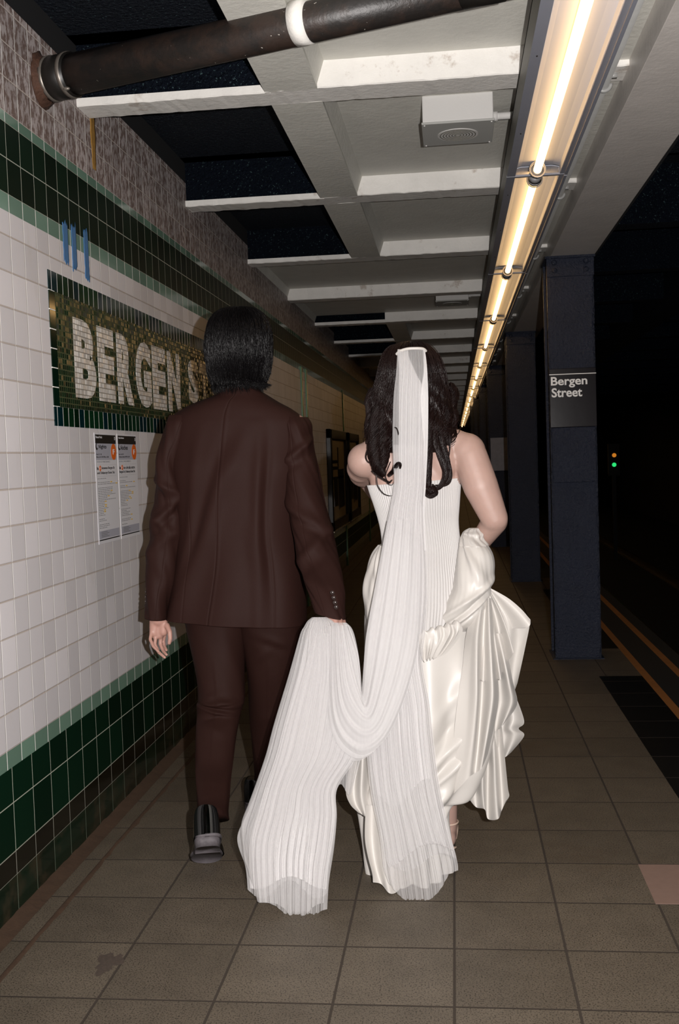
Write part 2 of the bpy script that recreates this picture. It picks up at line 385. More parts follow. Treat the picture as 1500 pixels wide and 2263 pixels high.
bevel(G().box(0.602, 0.868, 6.606, 6.619, 1.10, 1.44).obj('column_band', M_col, smooth=False, label='navy painted metal band below the Bergen Street sign', cat='column cover'), 0.03)
G().box(0.50, 0.74, 14.58, 14.6, 1.05, 1.50).obj('column_notice', plain('pale_notice', (0.16, 0.15, 0.17, 1), 0.5, var=0.3), smooth=False, label='pale weathered notice on the third dark column', cat='notice')
q = at(1105, 935, 18.58); G().box(q[0] - .06, q[0] + .10, 18.585, 18.6, q[2] - .09, q[2] + .09).obj('exit_notice', plain('blue_sign', (0.02, 0.14, 0.55, 1), 0.4), smooth=False, label='small blue sign far down the platform by the bride shoulder', cat='sign')

# ------------------------------------------------------------------ fluorescent line
M_house = plain('fixture_grey', (0.23, 0.24, 0.28, 1), 0.42, var=0.05)
M_hside = plain('fixture_side', (0.10, 0.095, 0.075, 1), 0.5, var=0.1)
M_refl = plain('fixture_reflector', (0.46, 0.50, 0.60, 1), 0.7)
M_tube = emis('fluorescent_tube', TUBE_C, TUBE_S)
M_sock = plain('socket_grey', (0.30, 0.30, 0.31, 1), 0.35, metal=0.3)
def light_unit(y0, first):
    L = 2.40; e = empty('ceiling_light', (0.37, y0 + L / 2, 2.46), first, 'fluorescent light', 'fluorescent lights in one line over the platform')
    xa, xb = 0.252, 0.500
    g = G(); g.box(xa, xa + .004, y0, y0 + L - .004, 2.452, 2.56); g.box(xb - .004, xb, y0, y0 + L - .004, 2.452, 2.56); g.box(xa, xb, y0, y0 + L - .004, 2.55, 2.56)
    g.obj('side_panel', M_hside, e, smooth=False)
    g = G(); g.box(xa, xa + .034, y0, y0 + L - .004, 2.449, 2.454); g.box(xb - .030, xb, y0, y0 + L - .004, 2.449, 2.454)
    g.box(xb - .012, xb, y0, y0 + L - .004, 2.443, 2.449)
    for k in range(3): g.cur = 1; g.ell((xa + .02, y0 + .3 + .75 * k, 2.4485), (0.003, 0.005, 0.002), n=8, k=6)
    g.obj('edge_rail', [M_house, M_black], e, smooth=False)
    P = []
    for yy in (y0 + .002, y0 + L - .006):
        P.append([(xa + .034, yy, 2.452), (xa + .035, yy, 2.484), (xa + .06, yy, 2.490), (xb - .06, yy, 2.490), (xb - .031, yy, 2.484), (xb - .03, yy, 2.452)])
    g = G(); g.grid(P); solid(g.obj('reflector', M_refl, e, smooth=False), 0.003)
    tx_, tz_ = 0.373, 2.454
    G().tube([(tx_, y0 + 0.07, tz_), (tx_, y0 + L - 0.07, tz_)], 0.0165, 16).obj('tube', M_tube, e, label='glowing white tube')
    for yy, s in ((y0 + 0.075, -1), (y0 + L - 0.075, 1)):
        g = G(); g.tube([(tx_, yy, tz_), (tx_, yy + s * .028, tz_)], [0.029, 0.029], 18, cap=False)
        g.tube([(tx_, yy - s * .004, tz_), (tx_, yy + s * .002, tz_)], [0.033, 0.033], 18, cap=False)
        g.tube([(tx_, yy + s * .028, tz_), (tx_, yy + s * .05, tz_ + .004)], [0.029, 0.020], 18)
        g.box(tx_ - .012, tx_ + .012, min(yy, yy + s * .04), max(yy, yy + s * .04), tz_ + .02, 2.49)
        o = g.obj('socket', M_sock, e); solid(o, 0.003)
    for yb in BY:
        if y0 < yb + .06 < y0 + L: G().box(0.33, 0.41, yb + .05, yb + .09, 2.558, 2.585).obj('hanger', M_hside, e, smooth=False)
    G().box(xa - .001, xb + .001, y0 - .012, y0 + .008, 2.4475, 2.4555).obj('joint_strap', M_house, e, smooth=False)
lab = {0: 'nearest fluorescent light unit, its bright tube running off the top of the frame', 1: 'second fluorescent light unit from the camera, starting at the first pair of tube sockets',
       2: 'third fluorescent light unit along the ceiling line', 3: 'fourth fluorescent light unit along the ceiling line', 4: 'fifth fluorescent light unit along the ceiling line'}
ORD = ['', '', '', '', '', 'sixth', 'seventh', 'eighth', 'ninth', 'tenth', 'eleventh', 'twelfth', 'thirteenth', 'fourteenth', 'fifteenth', 'sixteenth', 'seventeenth', 'farthest']
for k in range(18):
    light_unit(2.13 + 2.41 * k, lab.get(k, ORD[k] + ' fluorescent light unit from the camera, small and distant'))
# hanger rods fill the gap between fixture line and the beams
# conduit
M_cond = plain('painted_conduit', (0.30, 0.30, 0.29, 1), 0.4, var=0.12)
e = empty('conduit', (0.545, 5, 2.56), 'grey painted conduit running beside the fluorescent line', 'conduit')
G().tube([(0.545, YN, 2.548), (0.545, 30, 2.548)], 0.018, 14).obj('pipe', M_cond, e)
for y in BY[1:12]:
    th = np.linspace(0, PI, 12); g = G(); g.tube([(0.545 + .024 * math.cos(t), y + .07, 2.548 - .024 * math.sin(t)) for t in th], 0.007, 8)
    g.box(0.565, 0.59, y + .06, y + .08, 2.566, 2.582); g.obj('clamp', M_cond, e)

# ------------------------------------------------------------------ speakers
M_spk = plain('speaker_paint', (0.56, 0.55, 0.53, 1), 0.7, bump=0.1, bscale=120)
M_grl = plain('speaker_grille', (0.36, 0.36, 0.34, 1), 0.8)
def speaker(xc, y0, label):
    e = empty('ceiling_speaker', (xc, y0 + .14, 2.57), label, 'speaker', 'white speaker boxes in the ceiling coffers')
    bevel(G().box(xc - .135, xc + .135, y0, y0 + .28, 2.572, 2.674).obj('box', M_spk, e, smooth=False), 0.004)
    bevel(G().box(xc - .139, xc + .139, y0 - .004, y0 + .285, 2.564, 2.573).obj('cover_plate', M_grl, e, smooth=False), 0.002)
    g = G(); g.tube([(xc, y0 + .15, 2.566), (xc, y0 + .15, 2.5615)], 0.08, 40); g.cur = 1
    for r in np.arange(0.012, 0.08, 0.0115):
        g.tube([(xc + r * math.cos(t), y0 + .15 + r * math.sin(t), 2.5617) for t in np.linspace(0, 2 * PI, 40)], 0.0018, 6, cap=False)
    g.obj('grille', [M_spk, M_hside], e, smooth=False)
    for sx in (-.128, .128):
        for sy in (.008, .272): G().ell((xc + sx, y0 + sy, 2.563), (.004, .004, .003), n=8, k=6).obj('screw', M_spk, e)
    g = G(); g.tube([(xc + .136, y0 + .16, 2.628), (0.30, y0 + .16, 2.628)], 0.014, 12); g.tube([(xc + .136, y0 + .16, 2.628), (xc + .158, y0 + .16, 2.628)], 0.02, 8)
    g.obj('conduit_stub', M_spk, e)
speaker(0.05, 4.13, 'white square speaker box with round grille in the second coffer')
speaker(0.02, 8.85, 'small distant white speaker box further along the ceiling')

# ------------------------------------------------------------------ drain pipe
def rustmat():
    m = N('rusty_iron_pipe'); s = m.step(m.noise(9, 6, 0.7, (1, 1, 1)), 0.42, 0.62)
    c = m.mix(s, (0.012, 0.010, 0.009, 1), (0.026, 0.016, 0.012, 1)); c = m.mix(m.step(m.noise(60, 3), 0.72, 0.76), c, (0.5, 0.47, 0.42, 1))
    m.set(col=c, rough=0.45); m.bump(m.noise(70, 4), 0.25, 0.005); return m.m
M_pipe = rustmat(); M_rub = plain('black_rubber', (0.008, 0.007, 0.006, 1), 0.4)
M_clampm = plain('dull_band_steel', (0.17, 0.15, 0.13, 1), 0.4, metal=0.5); M_rust = plain('crumbling_rust', (0.055, 0.022, 0.011, 1), 0.8, var=0.6, nscale=50, bump=1.0, bscale=90)
pa, pb = at(68, 182, 3.37), at(660, 51, 3.05); pp = np.array([pa, pa + (pb - pa) * .2, pa + (pb - pa) * .5, pb, pa + (pb - pa) * 1.3, pa + (pb - pa) * 1.62])
pp[:, 0] += WX + .0 - pa[0] if pa[0] < WX else 0
e = empty('drain_pipe', tuple(pp[0]), 'rusty black drain pipe crossing under the ceiling from the tiled wall', 'pipe')
g = G(); g.tube([pp[0], pp[-1]], [0.064, 0.050], 40); g.obj('pipe', M_pipe, e)
dirp = pp[2] - pp[1]; dirp /= np.linalg.norm(dirp); q0 = pp[0]
def ring(a, b, r, m, nm, **k): g = G(); g.tube([q0 + dirp * a, q0 + dirp * b], r, 32); return g.obj(nm, m, e, **k)
ring(0.035, 0.135, 0.0685, M_rub, 'rubber_coupling')
ring(0.045, 0.058, 0.071, M_clampm, 'band_clamp'); ring(0.115, 0.128, 0.071, M_clampm, 'band_clamp')
g = G(); g.ell(q0 + dirp * .122 + np.array([0, -.045, -.058]), (0.012, 0.006, 0.006), n=10, k=6); g.obj('clamp_screw', M_clampm, e)
g = G(); P = []
for a, r in ((.002, .088), (.008, .088), (0.014, .080), (.024, .076), (0.035, .068)):
    c = q0 + dirp * a; P.append([c + (r + rng.normal(0, .003)) * np.array([0, math.cos(t), math.sin(t)]) for t in np.linspace(0, 2 * PI, 30)[:-1]])
g.grid(P, True); g.obj('rusted_flange', M_rust, e)
d2 = pp[3] - pp[2]; d2 /= np.linalg.norm(d2); c = pa + (pb - pa) * 1.012
g = G(); g.tube([c - d2 * .022, c + d2 * .022], 0.0615, 32); g.box(c[0] - .02, c[0] + .02, c[1] + .045, c[1] + .062, c[2], 2.58)
g.obj('pipe_strap', M_beam, e, label='white painted strap')
c = pa + (pb - pa) * 1.55; g = G(); g.tube([c - d2 * .05, c + d2 * .06], 0.057, 32); g.obj('end_collar', M_rub, e)
# ------------------------------------------------------------------ mosaic station name
Z0, Z1, Y0s, Y1s = 1.436, 1.945, 3.345, 7.02
e = empty('station_name_mosaic', (WX, 4.2, Z0), 'dark green mosaic wall panel reading BERGEN ST. in white tile letters', 'mosaic sign')
M_mos = tile('green_mosaic', (0.0065, 0.020, 0.0085, 1), U=1, V=2, u0=0, v0=0.0, w=0.0187, h=0.0187, grout=(0.075, 0.085, 0.035, 1), gw=0.0028, rough=0.17, var=0.45, tilt=0.03, spec=0.3)
M_let = tile('white_mosaic', (0.74, 0.71, 0.67, 1), U=1, V=2, u0=0, v0=0.0, w=0.0187, h=0.0187, grout=rgb(140, 132, 118), gw=0.0022, rough=0.18, var=0.08, tilt=0.04)
M_bt = tile('green_border_tile', (0.004, 0.026, 0.010, 1), U=1, V=2, u0=Y0s - .0254, v0=-5.0, w=0.0508, h=10.0, grout=WG, gw=0.003, rough=0.10, var=0.5, tilt=0.01, hueshift=((0.002, 0.018, 0.022, 1), 0.85))
M_bt2 = tile('green_side_tile', (0.002, 0.013, 0.007, 1), U=1, V=2, u0=Y0s - .004, v0=Z0 + 0.064, w=0.07, h=0.0635, grout=WG, gw=0.003, rough=0.10, var=0.4, tilt=0.01)
g = G(); X1 = WX + 0.0015
g.box(WX, X1, Y0s + .05, Y1s - .05, Z0 + .064, Z1 - .064); g.obj('mosaic_field', M_mos, e, smooth=False)
g = G(); g.box(WX, X1 + .001, Y0s, Y1s, Z0, Z0 + .0635); g.box(WX, X1 + .001, Y0s, Y1s, Z1 - .0635, Z1)
g.cur = 1; g.box(WX, X1 + .001, Y0s, Y0s + .05, Z0 + .0635, Z1 - .0635); g.box(WX, X1 + .001, Y1s - .05, Y1s, Z0 + .0635, Z1 - .0635)
g.obj('tile_border', [M_bt, M_bt2], e, smooth=False)
LZ0, LZ1 = 1.541, 1.818
for ch, a, b, z0, z1 in (('B', 3.552, 3.772, LZ0, LZ1), ('E', 3.800, 3.988, LZ0, LZ1), ('R', 4.025, 4.226, LZ0, LZ1), ('G', 4.268, 4.486, LZ0, LZ1),
                         ('E', 4.507, 4.722, LZ0, LZ1), ('N', 4.762, 4.972, LZ0, LZ1), ('S', 5.14, 5.34, 1.60, LZ1), ('T', 5.37, 5.57, 1.60, LZ1), ('.', 5.60, 5.65, 1.60, 1.645),
                         ('B', 6.0, 6.1, 1.6, 1.6)):
    if z1 <= z0: continue
    text_obj(ch, M_let, 0, a, b, z0, z1, X1, 1, e, 'letter', thick=0.0012, bold=0.055, label='white mosaic letter ' + ch if ch != '.' else 'white mosaic full stop')

# ------------------------------------------------------------------ service notices
M_pap = plain('paper', (0.70, 0.69, 0.72, 1), 0.45); M_ink = plain('ink', (0.01, 0.008, 0.008, 1), 0.5)
M_lil = plain('lilac_grey', (0.40, 0.40, 0.46, 1), 0.5); M_or = plain('orange_ink', (0.70, 0.13, 0.01, 1), 0.5); M_yl = plain('yellow_ink', (0.75, 0.45, 0.02, 1), 0.5); M_gr = plain('grey_ink', (0.20, 0.20, 0.21, 1), 0.5)
def notice(y0, y1, words, label, seed):
    z0, z1 = 1.012, 1.421; X = WX + 0.0015; e = empty('service_notice', (WX, y0, z0), label, 'notice', 'paper service notices taped under the name mosaic')
    W = y1 - y0; Hh = z1 - z0; r = random.Random(seed)
    def rect(a, b, c, d, t=.0003, g=None): g = g or G(); g.box(X - .001, X + t, y0 + a * W, y0 + b * W, z1 - d * Hh, z1 - c * Hh); return g
    rect(0, 1, 0, 1).obj('sheet', M_pap, e, smooth=False)
    rect(.03, .97, .015, .095, .0008).obj('black_header', M_ink, e, smooth=False, label='black header strip')
    rect(.03, .97, .095, .245, .0006).obj('grey_panel', M_lil, e, smooth=False, label='lilac grey panel')
    rect(.03, .97, .885, .955, .0006).obj('grey_footer', M_lil, e, smooth=False)
    rect(.03, .97, .962, .972, .0008).obj('black_footer_line', M_ink, e, smooth=False)
    def tx(s, a, b, c, d, m, nm='text_line', t=.0009, bold=0.0, **k): text_obj(s, m, 0, y0 + a * W, y0 + b * W, z1 - d * Hh, z1 - c * Hh, X, 1, e, nm, thick=t, bold=bold, **k)
    tx(words[0], .05, .34, .028, .048, M_pap, bold=.02); tx('D', .91, .955, .03, .06, M_pap, bold=.03)
    g = G(); g.tube([(X, y0 + .08 * W, z1 - .125 * Hh), (X + .0009, y0 + .08 * W, z1 - .125 * Hh)], .0125, 20)
    g.cur = 1; g.tube([(X, y0 + .108 * W, z1 - .117 * Hh), (X + .0012, y0 + .108 * W, z1 - .117 * Hh)], .009, 20); g.obj('moon_mark', [M_ink, M_lil], e, smooth=False)
    tx(words[1], .13, .52, .105, .15, M_ink, bold=.02, label='word ' + words[1])
    c = (X, y0 + .85 * W, z1 - .17 * Hh); g = G(); P = [[(X, c[1], c[2])] * 24, [(X + .0011, c[1] + .031 * math.cos(t), c[2] + .031 * math.sin(t)) for t in np.arange(24) * PI / 12]]
    g.tube([(X, c[1], c[2]), (X + .0011, c[1], c[2])], .031, 28); g.obj('route_bullet', M_or, e, smooth=False, label='orange round bullet with white F')
    tx('F', .81, .89, .145, .195, M_pap, t=.0016, bold=.03)
    tx(words[2], .05, .28, .185, .20, M_ink, bold=.01); tx(words[3], .05, .60, .21, .226, M_ink, bold=.02)
    tx(words[4], .05, .66, .253, .268, M_gr)
    rect(.05, .95, .288, .289, .0006).obj('rule', M_gr, e, smooth=False)
    tx(words[5], .05, .12, .305, .335, M_ink, bold=.01); tx(words[6], .27, .86, .305, .335, M_ink, bold=.01); tx(words[7], .05, .86, .348, .378, M_ink, bold=.01)
    g = G(); g.tube([(X, y0 + .195 * W, z1 - .32 * Hh), (X + .0009, y0 + .195 * W, z1 - .32 * Hh)], .0105, 20); g.obj('route_bullet', M_or, e, smooth=False, label='small orange bullet')
    tx('F', .18, .21, .312, .328, M_pap, t=.0014)
    rect(.05, .95, .392, .393, .0006).obj('rule', M_gr, e, smooth=False)
    g = G(); gy = G(); z = .41
    while z < .87:
        L = r.choice([.3, .45, .6, .7, .85]) if z < .62 else r.choice([.25, .35, .3, .4, .5]); a = .06
        while a < L:
            wd = r.uniform(.03, .09); rect(a, min(a + wd, L + .03), z, z + .0055, .0006, g); a += wd + .018
        if r.random() < .5: rect(L + .04, L + .12, z - .001, z + .008, .0007, gy)
        z += r.choice([.0155, .0155, .0155, .034])
    for k in range(4): rect(.12, .4 + .08 * (k % 2), .893 + .014 * k, .899 + .014 * k, .0009, g)
    o = g.obj('small_print', M_gr, e, smooth=False); gy.obj('yellow_marks', M_yl, e, smooth=False)
notice(3.722, 3.968, ['Planned Work', 'Nights', 'Dec 15 - 18', 'Mon to Fri, 9:45 PM to 5 AM', 'FASTRACK MAINTENANCE', 'No', 'between Bergen St', 'and Delancey-Essex Sts'], 'left paper notice headed Nights with an orange F bullet', 3)
notice(3.982, 4.228, ['Trabajos Planificados', 'Noches', 'Dec 15 al 18', 'De lunes a viernes, 9:45 PM a 5 AM', 'FASTRACK MANTENIMIENTO', 'La l\u00ednea', 'no circula entre', 'Bergen St y Delancey-Essex Sts'], 'right paper notice headed Noches with an orange F bullet', 8)
# blue paint strokes on the wall tiles
M_blue = plain('blue_paint', (0.055, 0.165, 0.36, 1), 0.5, var=0.2, nscale=80)
for (a, b, top, bot, l) in ((3.500, 3.548, 2.135, 1.998, 'leftmost of three blue paint strokes above the mosaic sign'), (3.582, 3.628, 2.142, 1.990, 'middle blue paint stroke above the mosaic sign'), (3.706, 3.752, 2.150, 1.972, 'rightmost of three blue paint strokes above the mosaic sign')):
    g = G(); n = 9; P = []
    for i, z in enumerate(np.linspace(top, bot, 14)):
        P.append([(WX + .0012, a + (b - a) * j / n + rng.normal(0, .0012) * (j in (0, n)), z + (rng.normal(0, .006) if i in (0, 13) else 0)) for j in range(n + 1)])
    g.grid(P); o = g.obj('paint_mark', M_blue, label=l, cat='paint mark', group='blue paint strokes on the green band'); solid(o, 0.0012)

# ------------------------------------------------------------------ far wall: pale pilaster strips, framed posters
M_pil = plain('pale_green_enamel', (0.13, 0.26, 0.16, 1), 0.25)
for y in (9.05, 9.34, 12.45, 15.9):
    bevel(G().box(WX, WX + .012, y, y + .07, 0.0, 2.10).obj('trim_%d' % int(y * 10), M_pil, smooth=False, kind='structure'), .003)
M_frame = plain('black_poster_frame', (0.006, 0.006, 0.006, 1), 0.3); M_ad = plain('poster_print', (0.30, 0.24, 0.15, 1), 0.4, var=0.2, nscale=6); M_lip = plain('bright_frame_lip', (0.55, 0.5, 0.4, 1), 0.25, metal=0.6)
def poster(y0, y1, label, k):
    e = empty('poster_frame', (WX, y0, .54), label, 'framed poster', 'framed advertising posters on the far wall'); z0, z1 = 0.54, 1.60; x = WX
    g = G(); g.box(x, x + .05, y0, y1, z0, z0 + .10); g.box(x, x + .05, y0, y1, z1 - .10, z1); g.box(x, x + .05, y0, y0 + .1, z0, z1); g.box(x, x + .05, y1 - .1, y1, z0, z1)
    bevel(g.obj('frame', M_frame, e, smooth=False), .006)
    G().box(x, x + .02, y0 + .1, y1 - .1, z0 + .1, z1 - .1).obj('poster', M_ad, e, smooth=False)
    g = G()
    for a, b, c, d in ((.12, .5, .62, .66), (.12, .5, .70, .74), (.56, .92, .12, .62), (.2, .45, .16, .5), (.12, .92, .50, .53), (.5, .56, .1, .9)):
        g.box(x + .019, x + .024, y0 + .1 + a * (y1 - y0 - .2), y0 + .1 + b * (y1 - y0 - .2), z0 + .1 + c * .86, z0 + .1 + d * .86)
    g.obj('printed_figures', M_frame, e, smooth=False); G().box(x + .045, x + .055, y0, y1, z0 - .012, z0).obj('bottom_lip', M_lip, e, smooth=False)
poster(10.75, 12.38, 'nearer black framed poster on the dim tiled wall between the couple', 0)
poster(12.65, 13.98, 'farther black framed poster on the dim wall, right beside the bride shoulder', 1)

# ------------------------------------------------------------------ tracks and signal
M_rail = plain('rail_steel', (0.14, 0.11, 0.07, 1), 0.35, metal=0.7)
for x, l in ((2.45, 'near running rail of the dark track'), (3.88, 'far running rail of the dark track')):
    g = G(); g.box(x - .07, x + .07, YN, 60, -1.2, -1.185); g.box(x - .01, x + .01, YN, 60, -1.185, -1.09); g.box(x - .035, x + .035, YN, 60, -1.09, -1.055)
    g.obj('track_rail', M_rail, smooth=False, label=l, cat='rail', group='rails')
sp = at(1357, 1016, 24.0)
e = empty('track_signal', tuple(sp), 'small track signal glowing amber over green in the dark tunnel', 'signal')
G().box(sp[0] - .12, sp[0] + .12, sp[1] + .02, sp[1] + .2, sp[2] - .35, sp[2] + .35).obj('housing', M_black, e, smooth=False)
G().box(sp[0] - .04, sp[0] + .04, sp[1] + .05, sp[1] + .13, -1.2, sp[2] - .35).obj('mast', M_black, e, smooth=False)
for dy, c, l, s in ((-10, (1.0, .33, .03), 'amber lamp', .55), (11, (0.03, .9, .22), 'green lamp', .9)):
    q = at(1357, 1016 + dy, 24.0); g = G(); g.tube([q + [0, .03, 0], q], .046, 20); g.obj('lamp', emis('lamp_' + l[:5], c, s), e, label=l)
# grime on the floor and a rust run on the wall
def blot(cx, cy, rx, ry, seed):
    r = np.random.default_rng(seed); t = np.arange(40) * PI / 20; k = 1 + .25 * np.sin(3 * t + r.uniform(0, 6)) + .15 * np.sin(7 * t + r.uniform(0, 6)) + r.normal(0, .06, 40)
    g = G(); g.grid([[(cx + rx * a * kk * math.cos(tt), cy + ry * a * kk * math.sin(tt), .0016 - .0009 * a) for tt, kk in zip(t, k)] for a in (.05, .5, 1)], True); return g
M_grime = plain('dried_grime', (0.060, 0.044, 0.034, 1), 0.7, var=0.5, nscale=120)
q = at(240, 2128, 2.6); q = q + (q - np.array([0, 0, H])) * (H / (H - q[2]) - 1)
blot(q[0], q[1], .032, .055, 3).obj('grime_patch', M_grime, label='dark brown dried grime patch across a paving joint at the lower left', cat='stain')
g = G(); P = []
for i, z in enumerate(np.linspace(2.60, 2.40, 14)):
    w_ = .030 - .001 * i + rng.normal(0, .002); P.append([(WX + .0012, 3.86 + w_ * u, z) for u in np.linspace(-1, 1, 6)])
g.grid(P); solid(g.obj('rust_streak', plain('rust_run', (0.32, 0.17, 0.035, 1), 0.7, var=0.5, nscale=60), label='ochre rust streak running down the tiles under the first beam end', cat='stain'), .001)

# ------------------------------------------------------------------ people helpers
def skinmat(name, col):
    m = N(name); c = m.scale(col, m.math('ADD', 0.92, m.math('MULTIPLY', m.noise(28, 4), 0.16)))
    m.set(col=c, rough=0.5, sss=0.12); m.b.inputs['Subsurface Radius'].default_value = (0.012, 0.004, 0.002); m.b.inputs['Subsurface Scale'].default_value = 1.0
    m.bump(m.noise(300, 3), 0.08, 0.002); return m.m
def body(name, g, vox, it, mat, fac=0.6):
    o = g.obj(name, mat); r = o.modifiers.new('r', 'REMESH'); r.mode = 'VOXEL'; r.voxel_size = vox; r.use_smooth_shade = True
    s = o.modifiers.new('s', 'SMOOTH'); s.factor = fac; s.iterations = it
    return bake(o)
def A3(l): return [at(*p) for p in l]
def fingers(g, chains, r):
    for c, k in chains:
        pts = A3(c)
        for i in range(len(pts) - 1): g.cap(pts[i], pts[i + 1], r * k * (1 - .10 * i), r * k * (1 - .10 * (i + 1)), 12)
def noise1(seed, k=6):
    r = np.random.default_rng(seed); a = r.uniform(-1, 1, k); p = r.uniform(0, 2 * PI, k); f = r.uniform(.6, 1.4, k)
    return lambda x: sum(a[i] * np.sin((i + 1) * f[i] * x + p[i]) / (i + 1) for i in range(k))

# ------------------------------------------------------------------ groom
M_skin = skinmat('skin', (0.42, 0.235, 0.19, 1))
g = G()
g.ell(at(527, 775, 3.60), (0.082, 0.098, 0.118)); g.ell(at(527, 805, 3.68), (0.055, 0.055, 0.06))
g.ell(at(527, 795, 3.715), (0.013, 0.02, 0.022)); g.cap(at(512, 808, 3.72), at(542, 808, 3.72), .008, .008)
for ex in (-45, 45): g.ell(at(527 + ex * 1.18, 790, 3.61), (0.010, 0.020, 0.033))
g.cap(at(527, 830, 3.62), at(527, 900, 3.62), .056, .062)
g.ell(at(525, 1010, 3.62), (0.17, 0.095, 0.21)); g.ell(at(522, 1180, 3.61), (0.145, 0.09, 0.18)); g.ell(at(525, 1290, 3.62), (0.15, 0.09, 0.10))
g.cap(at(527, 905, 3.62), at(405, 950, 3.61), .06, .055); g.cap(at(527, 905, 3.62), at(650, 950, 3.61), .06, .055)
g.cap(at(404, 965, 3.61), at(376, 1150, 3.60), .042, .036); g.cap(at(376, 1150, 3.60), at(348, 1352, 3.54), .036, .025)
g.cap(at(652, 965, 3.61), at(686, 1150, 3.54), .042, .036); g.cap(at(686, 1150, 3.54), at(716, 1262, 3.42), .036, .030); g.cap(at(716, 1262, 3.42), at(735, 1345, 3.31), .030, .026)
for (a, b, c2) in (((482, 1370, 3.62), (487, 1556, 3.54), (470, 1752, 3.27)), ((595, 1370, 3.62), (600, 1570, 3.69), (596, 1770, 3.84))):
    g.cap(at(*a), at(*b), .066, .042); g.cap(at(*b), at(*c2), .036, .026)
# left hand, palm turned back, thumb towards the body
g.cap(at(348, 1340, 3.54), at(350, 1368, 3.54), .025, .028)
g.cap(at(343, 1370, 3.54), at(340, 1400, 3.535), .020, .016); g.cap(at(353, 1370, 3.545), at(352, 1402, 3.545), .022, .017); g.cap(at(360, 1376, 3.54), at(361, 1396, 3.54), .017, .016)
LH = [([(365, 1398, 3.56), (361, 1416, 3.565), (363, 1428, 3.555), (368, 1437, 3.54)], .98), ([(356, 1401, 3.548), (354, 1423, 3.545), (360, 1438, 3.530), (368, 1447, 3.512)], 1.0),
      ([(345, 1401, 3.535), (342, 1424, 3.522), (350, 1441, 3.508), (364, 1453, 3.495)], .98), ([(335, 1396, 3.525), (332, 1413, 3.508), (339, 1429, 3.492), (350, 1440, 3.480)], .90),
      ([(369, 1382, 3.53), (375, 1396, 3.515), (376, 1412, 3.51), (374, 1421, 3.51)], 1.25)]
fingers(g, LH, .0078)
# right hand closed on the veil
g.cap(at(735, 1345, 3.29), at(744, 1378, 3.27), .028, .030); g.cap(at(738, 1378, 3.27), at(732, 1392, 3.265), .027, .022)
RH = [([(748, 1380, 3.255), (752, 1394, 3.235), (745, 1400, 3.215), (738, 1398, 3.205)], 1.0), ([(741, 1384, 3.25), (743, 1400, 3.235), (736, 1406, 3.215), (730, 1402, 3.205)], 1.0),
      ([(733, 1386, 3.25), (733, 1402, 3.235), (727, 1407, 3.215), (722, 1403, 3.21)], .95), ([(725, 1384, 3.255), (724, 1398, 3.24), (719, 1402, 3.225), (716, 1398, 3.22)], .85),
      ([(751, 1372, 3.25), (754, 1384, 3.225), (750, 1393, 3.205)], 1.15)]
fingers(g, RH, .0082)
groom = body('person', g, 0.0030, 4, M_skin, 0.5)
tag(groom, 'man from behind in dark brown suit, walking and holding the white veil', 'person')

def suit(name, col, rough, spec=.4):
    m = N(name); c = m.scale(col, m.math('ADD', 0.85, m.math('MULTIPLY', m.noise(500, 2), 0.3)))
    m.set(col=c, rough=rough, spec=spec, sheen=0.0); m.b.inputs['Sheen Roughness'].default_value = 0.35
    m.bump(m.noise(700, 2), 0.25, 0.002); return m.m
M_suit = suit('brown_suit_wool', (0.0225, 0.0092, 0.0074, 1), 0.62, .09)
M_trs = suit('brown_trouser_wool', (0.0205, 0.0084, 0.0066, 1), 0.64, .08)
def ridge(x, w): return np.exp(-(x / w) ** 2)
def jack(t, v, y):
    # t = pi/2 faces the camera; x across -1..1
    x = np.cos(t); back = np.clip(np.sin(t), 0, 1)
    d = 0.0
    cx0 = -.06 - .17 * np.clip((y - 860) / 500, 0, 1)
    d = d - .0024 * ridge(x - cx0, .008) * back + .0015 * ridge(x - cx0 - .03, .02) * back                     # centre back seam
    if y > 1120: d = d - .0020 * ridge(x - .60, .008) * back * np.clip((y - 1120) / 60, 0, 1) - .0018 * ridge(x + .62, .010) * back
    f1 = np.clip((y - 925) / 110, 0, 1) * np.clip((1440 - y) / 200, 0, 1); u = (y - 940) / 430
    d = d + .0120 * f1 * ridge(x - (.22 - 1.05 * u), .12 + .06 * u) * back                                     # long soft folds running down left
    d = d - .0075 * f1 * ridge(x - (.02 - 1.0 * u), .10) * back + .0090 * f1 * ridge(x - (-.38 - .50 * u), .10) * back
    d = d + .0100 * f1 * ridge(x - (.34 + .10 * u), .08) * back - .0070 * f1 * ridge(x - (.48 + .10 * u), .06) * back
    d = d + .0080 * np.clip((y - 1120) / 100, 0, 1) * ridge(x - (.24 + .12 * u), .09) * back
    d = d + .0070 * np.clip((y - 1180) / 100, 0, 1) * np.sin(x * 8 + y * .006) * back
    d = d + .006 * ridge((y - 985 - 60 * x) / 45.0, 1) * ridge(x - .7, .25) * back + .006 * ridge((y - 1000 + 70 * x) / 40.0, 1) * ridge(x + .75, .22) * back
    d = d + .0045 * np.sin(5 * t + .012 * y) * (1 - back)
    return d
jr = [(862, 490, 575, 3.62, .066, 0, .01), (874, 476, 592, 3.62, .080), (888, 440, 616, 3.62, .095), (903, 408, 645, 3.62, .105), (920, 384, 668, 3.62, .112), (940, 374, 680, 3.62, .118),
      (985, 372, 680, 3.62, .125), (1040, 378, 672, 3.61, .128), (1110, 388, 660, 3.61, .126), (1180, 392, 656, 3.60, .122), (1240, 386, 665, 3.60, .124),
      (1300, 376, 673, 3.60, .132), (1345, 369, 676, 3.60, .140, 8), (1371, 366, 677, 3.60, .142, 16)]
o = loft(jr, 700, 9, jack, 2.25).obj('jacket', M_suit, groom); jacket = o
